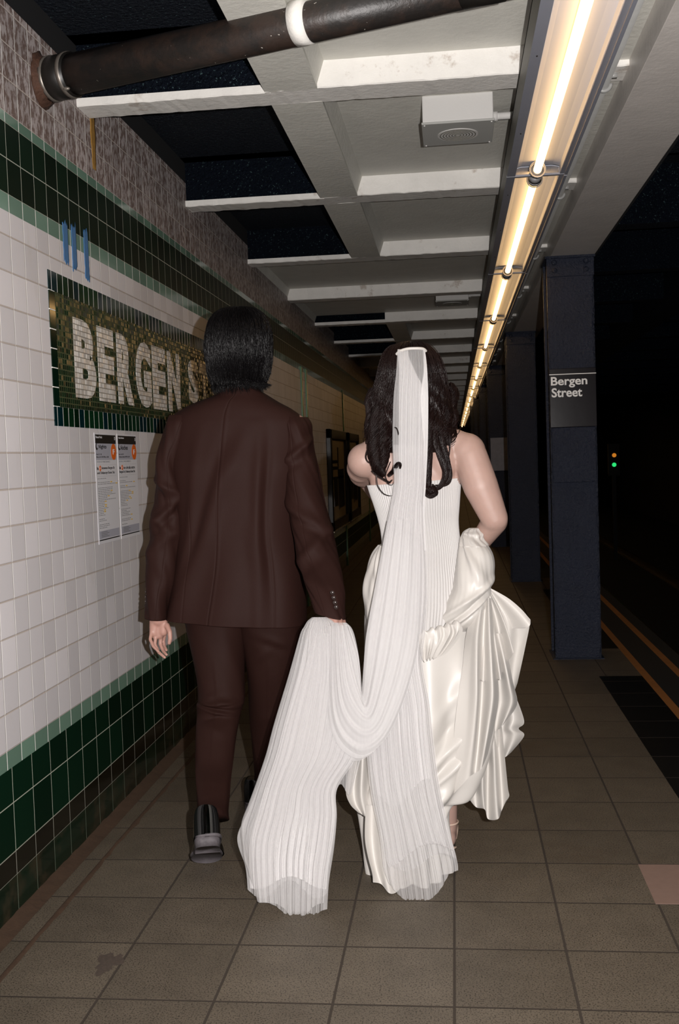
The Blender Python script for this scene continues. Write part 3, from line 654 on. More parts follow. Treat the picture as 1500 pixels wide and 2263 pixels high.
def sleeve(rows, seed, bumps, side):
    f = noise1(seed)
    def d(t, v, y):
        x = np.cos(t); back = np.clip(np.sin(t) + .2, 0, 1)
        r = .0022 * f(y * .02 + t * 2) + .0016 * np.sin(y * .05 + 3 * t)
        for (yy, sl, wd, am) in bumps: r = r + am * np.exp(-((y - yy - sl * x) / wd) ** 2) * back
        r = r * 1.6 - .0022 * ridge(x - side * .25, .02) * np.clip(np.sin(t), 0, 1)
        return r
    return loft(rows, 200, 10, d, 2.1)
sleeve([(918, 376, 440, 3.60, .05), (935, 368, 436, 3.60, .068), (965, 361, 424, 3.60, .075), (1017, 347, 404, 3.60, .078), (1067, 344, 407, 3.59, .078), (1117, 345, 411, 3.59, .075),
        (1167, 336, 409, 3.58, .072), (1250, 328, 397, 3.57, .068), (1317, 323, 380, 3.55, .063), (1366, 321, 371, 3.545, .060, 4)], 4,
       [(1075, 18, 9, .006), (1100, 25, 12, -.005), (1130, -35, 12, .006), (1155, -40, 10, -.004), (1160, 30, 14, .007), (1195, -30, 12, .004), (1250, 40, 20, .005)], 1).obj('sleeve', M_suit, jacket)
sleeve([(922, 622, 680, 3.60, .05), (938, 622, 689, 3.60, .068), (965, 626, 692, 3.60, .075), (1000, 628, 697, 3.595, .078), (1083, 630, 712, 3.57, .078), (1167, 643, 731, 3.52, .074),
        (1233, 657, 748, 3.45, .068), (1290, 673, 757, 3.36, .062), (1330, 687, 762, 3.31, .058, 6), (1360, 697, 765, 3.28, .055, 16)], 9,
       [(1000, -30, 9, .007), (1022, -20, 9, -.005), (1140, 30, 13, .007), (1165, 30, 11, -.005), (1205, -38, 12, .007), (1240, -30, 12, -.004), (1290, 20, 18, .004)], -1).obj('sleeve', M_suit, jacket)
# sleeve-head seams, collar
loft([(850, 500, 566, 3.625, .060, 0, .006), (856, 492, 573, 3.62, .068, 0, .004), (868, 487, 578, 3.62, .073), (877, 482, 583, 3.62, .080)], 64, 6).obj('collar', M_suit, jacket, label='folded collar of the brown jacket')
M_btn = plain('horn_button', (0.03, 0.02, 0.018, 1), 0.15)
for (bx, by, bY) in ((734, 1310, 3.262), (737, 1321, 3.255), (740, 1332, 3.247), (742.5, 1342, 3.24)):
    c = at(bx, by, bY); G().ell(c, (.0075, .004, .0075), n=14, k=8).obj('button', M_btn, jacket)
for by in (1308, 1319, 1329, 1338):
    c = at(322.5 - (by - 1308) * .03, by, 3.53); G().ell(c, (.003, .006, .006), n=12, k=8).obj('button', M_btn, jacket)
# trousers
def trs(seed, knee):
    f = noise1(seed)
    def d(t, v, y):
        x = np.cos(t); back = np.clip(np.sin(t), 0, 1)
        r = .0022 * f(y * .014 + 2 * t) + .0030 * ridge(x - .05, .05) * back * np.clip((y - 1440) / 60, 0, 1)
        for (yy, sl, wd, am, xc, xw) in knee: r = r + am * np.exp(-((y - yy - sl * x) / wd) ** 2) * np.exp(-((x - xc) / xw) ** 2) * back
        return r
    return d
g = loft([(1340, 404, 560, 3.62, .115), (1390, 413, 548, 3.61, .105), (1440, 424, 541, 3.59, .095), (1500, 436, 540, 3.555, .088), (1545, 440, 539, 3.52, .080), (1556, 437, 536, 3.51, .080),
          (1575, 438, 530, 3.50, .076), (1600, 436, 525, 3.46, .072), (1640, 434, 519, 3.41, .068), (1680, 434, 514, 3.355, .066), (1720, 434, 509, 3.27, .064), (1760, 436, 506, 3.20, .062, 0, .01), (1790, 437, 503, 3.155, .062, 0, .03), (1806, 430, 505, 3.145, .066, 0, .04)],
         110, 10, trs(3, [(1545, -5, 6, .011, 0, .9), (1556, 8, 4, -.009, 0, 1.0), (1563, 12, 4, .008, .3, .6), (1535, 22, 6, .006, .3, .5), (1524, -18, 6, .005, -.4, .5), (1575, -14, 5, -.005, -.2, .5), (1600, 20, 9, .003, .2, .5), (1710, 18, 8, .003, -.2, .6), (1745, -14, 8, .003, 0, .6)]), 2.1)
g = loft([(1340, 515, 676, 3.62, .115), (1390, 528, 668, 3.62, .105), (1440, 540, 662, 3.63, .098), (1500, 548, 654, 3.65, .090), (1580, 552, 648, 3.70, .080), (1640, 556, 640, 3.75, .074),
          (1700, 562, 634, 3.80, .070), (1760, 566, 630, 3.84, .068), (1786, 566, 632, 3.85, .070, 0, .01)], 110, 9,
         trs(5, [(1400, 26, 8, .006, .4, .5), (1415, 22, 7, -.004, .2, .6), (1430, -40, 10, .005, -.3, .5), (1575, -14, 8, .004, 0, .7)]), 2.1, g=g)
tr = g.obj('trousers', M_trs, groom)
# shoes
M_lea = plain('polished_black_leather', (0.006, 0.006, 0.006, 1), 0.10); M_sole = plain('scuffed_sole', (0.085, 0.075, 0.082, 1), 0.7, var=0.45, nscale=60, bump=0.3, bscale=150)
def shoe(toe, yaw, pitch, nm_label, scl=1.0):
    """built heel-to-toe along +y from a toe tip at the origin, then pitched about the toe"""
    M = Matrix.Translation(Vector(toe)) @ Matrix.Scale(scl, 4) @ Matrix.Rotation(yaw, 4, 'Z') @ Matrix.Rotation(-pitch, 4, 'X')
    def T(gg): gg.v = [tuple(M @ Vector(p)) for p in gg.v]; return gg
    prof = [(-.292, .008), (-.290, .020), (-.282, .030), (-.265, .036), (-.22, .037), (-.17, .031), (-.13, .036), (-.09, .045), (-.055, .047), (-.025, .038), (-.008, .022), (0, .006)]
    S = cat_rom(prof, 5)
    def outl(z, k=1.0): return [(w * k + .004 * math.sin(y * 20), y, z) for y, w in S] + [(-w * k + .004 * math.sin(y * 20), y, z) for y, w in S[::-1]]
    g = G(); a, b = outl(0.000, .96), outl(.010, 1.02); base = [a, b]; n = len(a)
    g.grid(base, True); g.f += [tuple(range(n)), tuple(range(2 * n - 1, n - 1, -1))]; g.mi += [0, 0]
    sh = T(g).obj('shoe', M_sole, groom, label=nm_label)
    # heel block
    hs = [(y, w) for y, w in S if y < -.218]; g = G()
    o1 = [(w * .96, y + 0.0, -.026) for y, w in hs] + [(-w * .96, y, -.026) for y, w in hs[::-1]]; o2 = [(x * 1.03, y, .002) for x, y, z in o1]; n = len(o1)
    g.grid([o1, o2], True); g.f += [tuple(range(n)), tuple(range(2 * n - 1, n - 1, -1))]; g.mi += [0, 0]; T(g).obj('heel', M_sole, sh)
    # upper
    P = []
    hts = lambda y: .045 + .036 * np.clip((-y - .12) / .12, 0, 1) + (.004 if y < -.2 else 0) - .018 * np.clip((y + .05) / .05, 0, 1)
    for y, w in S:
        h = float(hts(y)); row = []
        for t in np.linspace(0, PI, 26): ee = .30 + .5 * min(1, max(0, (y + .20) / .12)); row.append((w * 1.03 * math.copysign(abs(math.cos(t)) ** ee, math.cos(t)), y, .008 + h * abs(math.sin(t)) ** (.55 if y < -.16 else .75)))
        P.append(row)
    g = G(); g.grid(P); g.f.append(tuple(range(26))); g.mi.append(0);
    T(g).obj('upper', M_lea, sh); return sh
tq, hq = at(461, 1932, 3.27), at(459, 1885, 3.03)
shoe((tq[0], 3.27, .006), math.atan2(hq[0] - tq[0], .24), math.radians(35), 'black leather shoe with the heel raised and grey sole showing', 1.06)
shoe((at(598, 1800, 4.05)[0], 4.06, .030), math.radians(-3), 0, 'black leather shoe planted ahead')

# hair made of fine tapering strands over a rounded cap
def strands(g, curves, rad, nseg=10):
    for c in curves:
        g.tube(c, np.interp(np.linspace(0, 1, len(c)), [0, .1, .75, 1], [rad * .8, rad, rad, rad * .15]), 3, cap=False)
def hairmat(name, col, rough=.3):
    m = N(name); m.set(col=m.scale(col, m.math('ADD', .6, m.math('MULTIPLY', m.noise(90, 3, .6, (1, 1, .12)), .8))), rough=rough, spec=.22)
    m.bump(m.noise(260, 3, .6, (1, 1, .06)), .7, .004); return m.m
M_hairm = hairmat('black_hair', (0.0028, 0.0022, 0.0026, 1), .36)
hr = [(681, 503, 552, 3.61, .045), (685, 490, 564, 3.61, .068), (695, 476, 577, 3.61, .088), (710, 467, 588, 3.605, .102), (735, 460, 595, 3.60, .112), (770, 457, 597, 3.60, .115), (800, 461, 596, 3.60, .108), (825, 467, 590, 3.605, .093), (845, 476, 578, 3.61, .078), (853, 482, 572, 3.61, .070)]
HR = cat_rom([r for r in hr], 8)
def hsurf(HRr, t, v, off=0.0):
    k = v * (len(HRr) - 1); i = int(min(max(k, 0), len(HRr) - 2)); f = k - i; r = HRr[i] * (1 - f) + HRr[i + 1] * f
    a = at(r[1], r[0], r[3]); b = at(r[2], r[0], r[3]); c = (a + b) / 2; hx = (b[0] - a[0]) / 2
    return c + np.array([(hx + off) * math.cos(t), -(r[4] + off) * math.sin(t), 0])
fh = noise1(21)
g = loft(hr, 90, 8, lambda t, v, y: .004 * fh(t * 5 + y * .01) + .002 * np.sin(t * 37 + y * .02), 2.0)
hm = g.obj('hair', M_hairm, groom, label='black collar length hair')
R = random.Random(5); cs = []
for i in range(1500):
    t0 = R.uniform(-.35, PI + .35); v0 = R.uniform(0.0, .72); v1 = min(1.0, v0 + R.uniform(.25, .5)) if R.random() < .5 else R.uniform(.91, 1.0); v1 = max(v1, v0 + .15); ph = R.uniform(0, 6.28)
    flip = R.uniform(0, .016) if v1 > .9 else 0; drift = R.uniform(-.10, .02) - .06; o0 = R.uniform(.001, .007); c = []
    for k in range(11):
        s = k / 10; v = v0 + (v1 - v0) * s; t = t0 + drift * s * s + .03 * math.sin(6 * s + ph)
        p = hsurf(HR, t, min(v, 1), o0 + flip * max(0, s - .6) * 2.4 + .002 * math.sin(s * 5 + ph))
        c.append(p)
    if v1 > .9:                                      # ragged flipping ends below the nape
        d = c[-1] - c[-2]; rt = .022 * (t0 < 1.0); 
        for q in range(1, 4): c.append(c[10] + d * q * .75 + np.array([(.009 + rt * .5) * (q / 3) ** 1.5 * (1.2 if t0 < 1.5 else -.5), -.002 * q, .004 * (q / 3) ** 2 * (t0 < 1.0)]))
    cs.append(c)
for i in range(160):                                 # flicked right side
    y0 = R.uniform(735, 800); x0 = R.uniform(575, 594); L = R.uniform(25, 52)
    c = [at(x0 + (596 - x0) * .3 * s + 15 * max(0, s - .45) ** 1.3 * R.uniform(.6, 1.3), y0 + L * s, 3.55 + R.uniform(-.003, .003)) for s in np.linspace(0, 1, 9)]
    cs.append(c)
g = G(); strands(g, cs, .0013); g.obj('hair_strands', M_hairm, hm)

# ------------------------------------------------------------------ bride
M_skinb = skinmat('bride_skin', (0.375, 0.245, 0.205, 1))
g = G()
g.ell(at(908, 835, 3.35), (0.074, 0.09, 0.108)); g.ell(at(908, 862, 3.43), (.048, .05, .055)); g.ell(at(908, 850, 3.455), (.011, .018, .02)); g.cap(at(897, 866, 3.465), at(919, 866, 3.465), .007, .007)
g.cap(at(908, 880, 3.36), at(908, 960, 3.34), .047, .056)
g.cap(at(908, 945, 3.35), at(1022, 990, 3.33), .050, .050); g.cap(at(905, 945, 3.35), at(812, 1008, 3.33), .050, .044)
g.ell(at(918, 1050, 3.355), (.150, .088, .125)); g.ell(at(925, 1110, 3.36), (.128, .085, .15)); g.ell(at(925, 1190, 3.36), (.118, .085, .12))
g.ell(at(862, 1020, 3.315), (.050, .05, .075)); g.ell(at(975, 1015, 3.315), (.055, .05, .075))                  # shoulder blades
g.ell(at(928, 1300, 3.37), (.155, .115, .15))
# right arm, elbow out, forearm forward to the hip
g.ell(at(1030, 1000, 3.33), (.062, .060, .062))
g.cap(at(1038, 1010, 3.32), at(1062, 1075, 3.30), .056, .055); g.cap(at(1062, 1075, 3.30), at(1092, 1145, 3.30), .055, .043)
g.ell(at(1101, 1148, 3.295), (.030, .032, .034))
g.cap(at(1093, 1152, 3.31), at(1062, 1195, 3.37), .041, .033); g.cap(at(1062, 1195, 3.37), at(1030, 1232, 3.44), .033, .025)
# left arm reaching forward
g.ell(at(806, 1018, 3.33), (.056, .058, .056)); g.cap(at(803, 1018, 3.34), at(803, 1044, 3.46), .052, .050); g.cap(at(798, 1035, 3.40), at(806, 1050, 3.58), .048, .038)
g.cap(at(806, 1050, 3.58), at(850, 1120, 3.70), .036, .025)
for cx_, cy_, cY, s in ((1022, 1240, 3.46, -1), (862, 1140, 3.73, 1)):
    g.cap(at(cx_, cy_, cY), at(cx_ + 6 * s, cy_ + 26, cY + .01), .024, .020)
    fingers(g, [([(cx_ + (k - 1.5) * 9 + 6 * s, cy_ + 28, cY), (cx_ + (k - 1.5) * 9.5 + 6 * s, cy_ + 44, cY + .012), (cx_ + (k - 1.5) * 9 + 4 * s, cy_ + 52 + (k in (1, 2)) * 3, cY + .03)], .9) for k in range(4)]
            + [([(cx_ + 16 * s, cy_ + 12, cY), (cx_ + 22 * s, cy_ + 26, cY + .01), (cx_ + 20 * s, cy_ + 36, cY + .02)], 1.1)], .0075)
# legs and feet
for hx, kx, ax, kY, aY, ay in ((895, 888, 886, 3.30, 3.20, 1895), (965, 978, 990, 3.42, 3.46, 1818)):
    g.cap(at(hx, 1350, 3.38), at(kx, 1600, kY), .085, .055); g.cap(at(kx, 1600, kY), at(ax, ay, aY), .053, .030)
    a = at(ax, ay, aY); g.cap(a, a + np.array([0, .02, -.05]), .030, .028); g.cap(a + np.array([0, .0, -.045]), a + np.array([.0, .14, -.085]), .026, .022); g.ell(a + np.array([0, -.018, -.045]), (.026, .03, .03))
bride = body('person', g, 0.0048, 9, M_skinb, 0.55)
tag(bride, 'woman seen from behind in a strapless white satin wedding dress and long tulle veil', 'person')

# satin and ribbed bodice
def fab(name, col, rough, spec=.4, bs=0.0, coat=0.0):
    m = N(name); m.set(col=col, rough=rough, spec=spec, sheen=.1, coat=coat)
    if bs: m.bump(m.noise(350, 2), bs, .002)
    return m.m
M_satin = fab('ivory_satin', (0.52, 0.495, 0.465, 1), .40, .32, .05); M_rib = fab('ribbed_ivory_crepe', (0.49, 0.475, 0.465, 1), .6, .25, .1)
g = G()
def ribs(t, v, y):
    a = .0030 * np.clip(1 - (y - 1330) / 90, .5, 1)
    wob = .25 * np.sin(y * .03) * np.clip((y - 1190) / 60, 0, 1) + .12 * np.sin(y * .11)
    return a * np.abs(np.sin(t * 48 + wob + .9 * np.clip((y - 1180) / 150, 0, 1) * np.sin(3 * t))) - .0008 + .006 * np.clip((y - 1290) / 80, 0, 1) * np.sin(9 * t + y * .01)
bod = [(1064, 812, 1018, 3.355, .100, -17), (1090, 819, 1016, 3.355, .100, -8), (1117, 827, 1014, 3.355, .098), (1150, 837, 1012, 3.36, .094), (1180, 843, 1014, 3.36, .092), (1210, 844, 1018, 3.36, .096),
       (1250, 836, 1024, 3.365, .125), (1300, 826, 1030, 3.365, .152), (1350, 820, 1032, 3.36, .176), (1385, 822, 1026, 3.355, .190, 0), (1398, 826, 1010, 3.352, .192, -14)]
dress = loft(bod, 1000, 14, ribs, 2.15).obj('dress', M_rib, bride, label='ribbed strapless bodice')

# generic draped sheet from a control grid of (px, py, depth)
def sheet(ctrl, su=8, sv=8, thick=.0025, jit=0.0):
    A = np.array([[at(*p) for p in row] for row in ctrl]); A = cat_rom(A, sv); A = cat_rom(A.transpose(1, 0, 2), su).transpose(1, 0, 2)
    if jit: A[:, :, 1] += rng.normal(0, jit, A.shape[:2])
    g = G(); g.grid(A); return g
def drape(name, mat, parent, ctrl, label=None, **k):
    return sheet(ctrl, **k).obj(name, mat, parent, label=label)
# main skirt volume
ns = noise1(33)
def sk(t, v, y):
    x = np.cos(t); back = np.clip(np.sin(t), 0, 1); lo = np.clip((y - 1400) / 200, 0, 1)
    d = .010 * ns(t * 4 + y * .004) * lo + .010 * lo * np.sin(7 * t + y * .010) + .014 * lo * np.sin(11 * t - y * .006)
    # diagonal satin folds sweeping from the gathered hip down left
    for (x0, y0, sx, w, am) in ((.45, 1600, -190, 16, .018), (.40, 1650, -170, 12, -.012), (.35, 1672, -170, 15, .016), (.5, 1560, -120, 14, -.010), (.3, 1730, -90, 16, .012), (.35, 1520, -160, 20, .010)):
        d = d + am * np.exp(-((y - y0 - sx * (x - x0)) / w) ** 2) * np.exp(-((x - .4) / .35) ** 2) * back
    return d
skr = [(1240, 830, 1034, 3.38, .10), (1300, 812, 1055, 3.38, .13), (1360, 806, 1068, 3.37, .152), (1420, 806, 1080, 3.36, .180), (1500, 808, 1092, 3.35, .19), (1580, 808, 1095, 3.34, .20), (1650, 802, 1082, 3.33, .205),
       (1700, 794, 1060, 3.33, .21, 20), (1740, 786, 1038, 3.33, .21, 10), (1775, 800, 1000, 3.32, .19, -40), (1830, 812, 985, 3.28, .16, -60), (1890, 822, 985, 3.25, .13, -60), (1945, 840, 985, 3.22, .11, -40)]
skirt = loft(skr, 360, 12, sk, 2.0, capends=False).obj('skirt', M_satin, dress, label='ivory satin skirt'); solid(skirt, .002)
# left hip puff, lower left hem pieces
def puff(rows, seed, amp, nfold, slope, n=160, sub=12):
    f = noise1(seed)
    def d(t, v, y): return amp * (np.sin(nfold * t + slope * y) * .5 + .6 * f(3 * t + y * .02) + .4 * np.sin(2.1 * nfold * t - slope * 1.3 * y))
    return loft(rows, n, sub, d, 2.0)
puff([(1204, 838, 850, 3.33, .03), (1225, 824, 862, 3.33, .06), (1260, 812, 875, 3.33, .08), (1300, 805, 885, 3.33, .09), (1340, 807, 885, 3.33, .09), (1380, 812, 870, 3.33, .07), (1410, 820, 860, 3.33, .05)], 3, .005, 5, .02).obj('hip_drape', M_satin, dress)
# gathered puff at the right hip
pr = [(1167, 1038, 1060, 3.335, .020), (1174, 1026, 1066, 3.33, .034), (1188, 1018, 1068, 3.32, .045), (1204, 1014, 1078, 3.31, .060), (1225, 1010, 1088, 3.30, .075), (1250, 1006, 1093, 3.29, .085), (1275, 1002, 1092, 3.28, .085),
      (1300, 998, 1086, 3.27, .080), (1325, 985, 1078, 3.26, .078), (1350, 975, 1072, 3.26, .075), (1372, 965, 1060, 3.265, .070), (1392, 965, 1040, 3.28, .05)]
def pf(t, v, y):
    x = np.cos(t); back = np.clip(np.sin(t) + .3, 0, 1); d = .002 * ns(5 * t + y * .02)
    k = np.interp(y, [q[0] for q in pr], [(q[1] + q[2]) / 2 for q in pr]); hw = np.interp(y, [q[0] for q in pr], [(q[2] - q[1]) / 2 for q in pr])
    ang = np.arctan2(y - 1176, k + hw * x - 1012); rad = np.hypot(y - 1176, k + hw * x - 1012)
    d = d + .0045 * np.sin(ang * 13 + .8 * np.sin(ang * 5)) * back * np.clip(rad / 60, 0, 1) * np.clip((1315 - y) / 50, 0, 1)
    for (x0, y0, sx, w, am) in ((.0, 1322, -45, 10, .009), (.1, 1342, -50, 7, -.008), (.1, 1360, -55, 8, .008), (0, 1378, -60, 7, -.006)):
        d = d + am * np.exp(-((y - y0 - sx * (x - x0)) / w) ** 2) * back
    if y < 1205: d = d + .003 * np.sin(9 * t + y * .2)
    return d
loft(pr, 200, 14, pf, 2.0).obj('hip_drape', M_satin, dress, label='gathered satin puff at the right hip')
# ruched frill under the ribbed panel
rows = []
for i, (yy, x0, x1, am) in enumerate(((1398, 922, 1012, .0), (1402, 924, 1018, .006), (1418, 926, 1022, .014), (1436, 928, 1012, .016), (1455, 932, 985, .014), (1462, 936, 970, .006))):
    r = []
    for j in range(15):
        s = j / 14; r.append((x0 + (x1 - x0) * s, yy - 26 * s * (1 if i < 4 else .5) + 4 * math.sin(j * 2.3), 3.155 - .008 * (i in (1, 2, 3)) - am * (.5 + .5 * math.sin(j * 2.1 + 1.3 * math.sin(j * 1.7) + i * .4)) ))
    rows.append(r)
drape('frill', M_satin, dress, rows, su=6, sv=8)
# central satin panel: shadowed hollow then long folds (in front of the skirt volume)
def zig(xs, y, Y, amp, ph=0, dy=None):
    return [(x, y + (dy[i] if dy else 0), Y + (amp if (i + ph) % 2 else -amp)) for i, x in enumerate(xs)]
# side cascade, falling in fans from the gather point at the hip
G0 = (1077, 1300, 3.262); HM = [(1172, 1370, 3.235), (1166, 1386, 3.225), (1122, 1394, 3.275), (1134, 1442, 3.19), (1112, 1472, 3.262), (1106, 1502, 3.18), (1084, 1492, 3.25), (1068, 1506, 3.165), (1048, 1490, 3.23), (1030, 1500, 3.20)]
C1 = [[tuple(np.array(G0) + (np.array(h) - np.array(G0)) * t + np.array([6 * (k < 5) * math.sin(PI * t), -5 * (k == 0) * math.sin(PI * t), 0]) + np.array([(4.5 - k) * 1.4 * (1 - t), k * .8 * (1 - t), 0])) for k, h in enumerate(HM)] for t in (0, .12, .4, .7, .93, 1.0)]
drape('side_cascade', M_satin, dress, C1, su=9, sv=9, label='satin fold flaring out at the right')
C1b = [zig([1072, 1082, 1092, 1100, 1110], 1320, 3.275, .006), zig([1080, 1100, 1120, 1140, 1160], 1370, 3.27, .010, dy=[0, 0, 0, 0, -4]), zig([1086, 1106, 1124, 1144, 1171], 1420, 3.275, .012, dy=[0, 0, 0, 0, -48]),
       zig([1086, 1102, 1120, 1136, 1160], 1470, 3.28, .012, dy=[0, 0, 0, 0, -38]), zig([1084, 1100, 1116, 1130, 1143], 1540, 3.285, .012, dy=[0, 0, 0, 0, -30])]
drape('side_cascade', M_satin, dress, C1b, su=8, sv=8)
C2 = [zig([1066, 1072, 1080, 1090, 1100, 1108], 1400, 3.245, .006), zig([1058, 1070, 1084, 1100, 1114, 1124], 1460, 3.235, .020), zig([1052, 1066, 1084, 1104, 1124, 1134], 1510, 3.23, .026),
      zig([1048, 1062, 1084, 1106, 1130, 1143], 1548, 3.235, .026), zig([1046, 1060, 1080, 1100, 1122, 1136], 1580, 3.235, .022, dy=[0, 0, 0, 0, -4, -10]), zig([1046, 1058, 1076, 1094, 1108, 1118], 1612, 3.235, .018, dy=[0, 0, 4, 4, -6, -20])]
drape('side_cascade', M_satin, dress, C2, su=8, sv=9)
C3 = [zig([1060, 1074, 1090, 1106, 1122, 1136], 1530, 3.28, .008), zig([1060, 1074, 1092, 1112, 1134, 1158], 1585, 3.275, .016, dy=[0, 0, 0, 0, 0, 8]), zig([1060, 1074, 1092, 1110, 1128, 1146], 1610, 3.27, .016),
      zig([1060, 1074, 1094, 1114, 1136, 1158], 1630, 3.275, .016, dy=[0, 0, 0, 0, -2, -4]), zig([1060, 1074, 1090, 1104, 1118, 1130], 1672, 3.28, .012, dy=[18, 18, 16, 8, 0, -10])]
drape('side_cascade', M_satin, dress, C3, su=8, sv=9)
# long fold along the edge of the main panel
def zg(y, pts): return [(x, y + dy, Y) for x, Y, dy in pts]
C5 = [zg(1322, [(1052, 3.24, 0), (1060, 3.235, 0), (1066, 3.225, 0), (1073, 3.24, 0), (1079, 3.225, 0), (1085, 3.245, 0)]),
      zg(1400, [(1030, 3.215, 0), (1044, 3.19, 0), (1056, 3.175, 0), (1068, 3.215, 0), (1082, 3.18, 0), (1092, 3.23, 0)]),
      zg(1470, [(1022, 3.185, 0), (1038, 3.165, 0), (1054, 3.135, 0), (1066, 3.195, 0), (1086, 3.15, 0), (1097, 3.22, 0)]),
      zg(1540, [(1012, 3.165, 0), (1034, 3.15, 0), (1054, 3.12, 0), (1064, 3.19, 0), (1088, 3.135, 0), (1102, 3.21, 0)]),
      zg(1600, [(1004, 3.155, 10), (1030, 3.14, 0), (1050, 3.12, 0), (1060, 3.18, 0), (1080, 3.13, 0), (1093, 3.20, 0)]),
      zg(1655, [(1000, 3.155, 30), (1024, 3.135, 14), (1044, 3.12, 0), (1056, 3.165, -4), (1072, 3.12, -6), (1085, 3.19, -20)]),
      zg(1700, [(996, 3.16, 60), (1016, 3.135, 40), (1036, 3.125, 18), (1050, 3.145, 8), (1064, 3.125, -2), (1078, 3.18, -34)])]
drape('side_cascade', M_satin, dress, C5, su=8, sv=9)
C4 = [zig([1046, 1056, 1066, 1076, 1088, 1098, 1108], 1600, 3.265, .008), zig([1040, 1054, 1066, 1078, 1092, 1104, 1116], 1680, 3.26, .018), zig([1034, 1050, 1066, 1077, 1094, 1108, 1122], 1740, 3.255, .022),
      zig([1032, 1050, 1069, 1077, 1098, 1110, 1125], 1775, 3.25, .022, dy=[-18, -4, 3, 24, 24, 4, -16]), ]
C4.append(zig([1038, 1052, 1071, 1078, 1100, 1108, 1118], 1786, 3.248, .020, dy=[-18, -2, 3, 24, 24, 6, -16]))
drape('hanging_tail', M_satin, dress, C4, su=8, sv=9, label='narrow satin tail hanging lowest at the right')
# satin hem piece at the left under the veil
C6 = [zig([778, 790, 802, 814, 826], 1650, 3.17, .010), zig([770, 786, 800, 816, 832], 1700, 3.16, .018), zig([764, 782, 798, 816, 834], 1745, 3.15, .020, dy=[4, 0, 0, 0, 0]), zig([774, 786, 800, 818, 836], 1772, 3.14, .016, dy=[6, 4, 0, 0, 0]), zig([792, 800, 808, 822, 838], 1796, 3.13, .010, dy=[0, 4, 8, 0, 0])]
drape('hem_fold', M_satin, dress, C6, su=8, sv=8)
C7 = [zig([808, 822, 840, 860, 880], 1780, 3.13, .008), zig([806, 822, 842, 862, 884], 1840, 3.11, .014, dy=[8, 0, 0, 0, 0]), zig([812, 826, 846, 866, 888], 1890, 3.09, .014), zig([822, 834, 850, 870, 892], 1925, 3.07, .012, dy=[4, 4, 2, 0, 0]), zig([824, 842, 860, 878, 900], 1948, 3.06, .010, dy=[2, 6, 26, 22, -6])]
drape('hem_fold', M_satin, dress, C7, su=8, sv=8)

# bridal shoes
M_shoeb = plain('blush_sandal', (0.60, 0.45, 0.36, 1), .35)
for ax, ay, aY in ((886, 1895, 3.20), (990, 1818, 3.46)):
    a = at(ax, ay, aY); g = G(); zf = 0.004
    g.tube([(a[0], a[1] - .02, a[2] - .072), (a[0], a[1] - .025, zf)], [.013, .006], 14)
    g.grid([[(a[0] + s * w, a[1] + y, zz) for s in (-1, -.5, 0, .5, 1)] for y, w, zz in ((-.045, .012, a[2] - .075), (-.02, .026, a[2] - .078), (.04, .024, a[2] - .085), (.10, .032, max(a[2] - .11, .012)), (.16, .034, .008), (.21, .016, .006))])
    o = g.obj('shoe', M_shoeb, bride); solid(o, .006)
    G().tube([(a[0] + .033 * math.cos(t), a[1] + .036 * math.sin(t), a[2] + .004) for t in np.linspace(0, 2 * PI, 24)], .003, 6, cap=False).obj('ankle_strap', M_shoeb, o)

# bride hair
M_hairb = hairmat('dark_brown_hair', (0.0095, 0.0042, 0.0036, 1), .34)
hb = [(757, 888, 925, 3.35, .04), (761, 876, 937, 3.35, .06), (770, 863, 949, 3.345, .082), (785, 853, 961, 3.34, .098), (810, 845, 972, 3.335, .108), (840, 838, 980, 3.335, .110), (870, 832, 986, 3.335, .106), (900, 826, 992, 3.33, .10),
      (930, 822, 996, 3.325, .095), (960, 820, 997, 3.32, .088), (985, 826, 992, 3.31, .075), (1000, 836, 982, 3.305, .055)]
fb = noise1(77)
def hbd(t, v, y): return np.clip((y - 760) / 60, 0, 1) * (.005 * fb(t * 6 + y * .02) + .0035 * np.sin(t * 23 + .05 * y) + .010 * np.clip((y - 850) / 60, 0, 1) * np.sin(t * 9 + y * .07))
hm = loft(hb, 110, 9, hbd, 2.0).obj('hair', M_hairb, bride, label='long dark brown curled hair')
HB = cat_rom(hb, 8); R = random.Random(11); cs = []
for i in range(1700):
    t0 = R.uniform(-.5, PI + .5); v0 = R.uniform(0, .7); v1 = min(1, v0 + R.uniform(.25, .5)); ph = R.uniform(0, 6.28) if R.random() < .3 else t0 * 3; side = 1 if t0 < PI / 2 else -1
    fz = R.random() < .05; o0 = R.uniform(.001, .008) + (.008 if fz else 0); c = []
    for k in range(15):
        s = k / 14; v = v0 + (v1 - v0) * s; wv = max(0, v - .38)
        c.append(hsurf(HB, t0 + .34 * wv * math.sin(v * 21 + ph), v, o0 + .034 * wv * math.sin(v * 23 + ph) + .004 * wv) )
    cs.append(c)
g = G(); strands(g, cs, .0012); g.obj('hair_strands', M_hairb, hm)
def lock(path, r, n, tw=2.0, seed=0, taper=.25, sr=.0011):
    """a curled lock: many strands winding about a guide"""
    R = random.Random(seed); P = cat_rom(np.array([at(*p) for p in path]), 8); out = []
    T = np.gradient(P, axis=0); T /= np.linalg.norm(T, axis=1)[:, None]
    for i in range(n):
        a0 = R.uniform(0, 2 * PI); rr = r * math.sqrt(R.random()); c = []
        for k, p in enumerate(P):
            s = k / (len(P) - 1); u = np.cross(T[k], [0, 1, 0]); u /= np.linalg.norm(u) + 1e-9; w_ = np.cross(T[k], u)
            q = rr * np.interp(s, [0, .2, .7, 1], [.8, 1, .8, taper]); a = a0 + tw * 2 * PI * s
            c.append(p + q * (math.cos(a) * u + math.sin(a) * w_))
        out.append(c)
    g = G(); strands(g, out, sr); return g
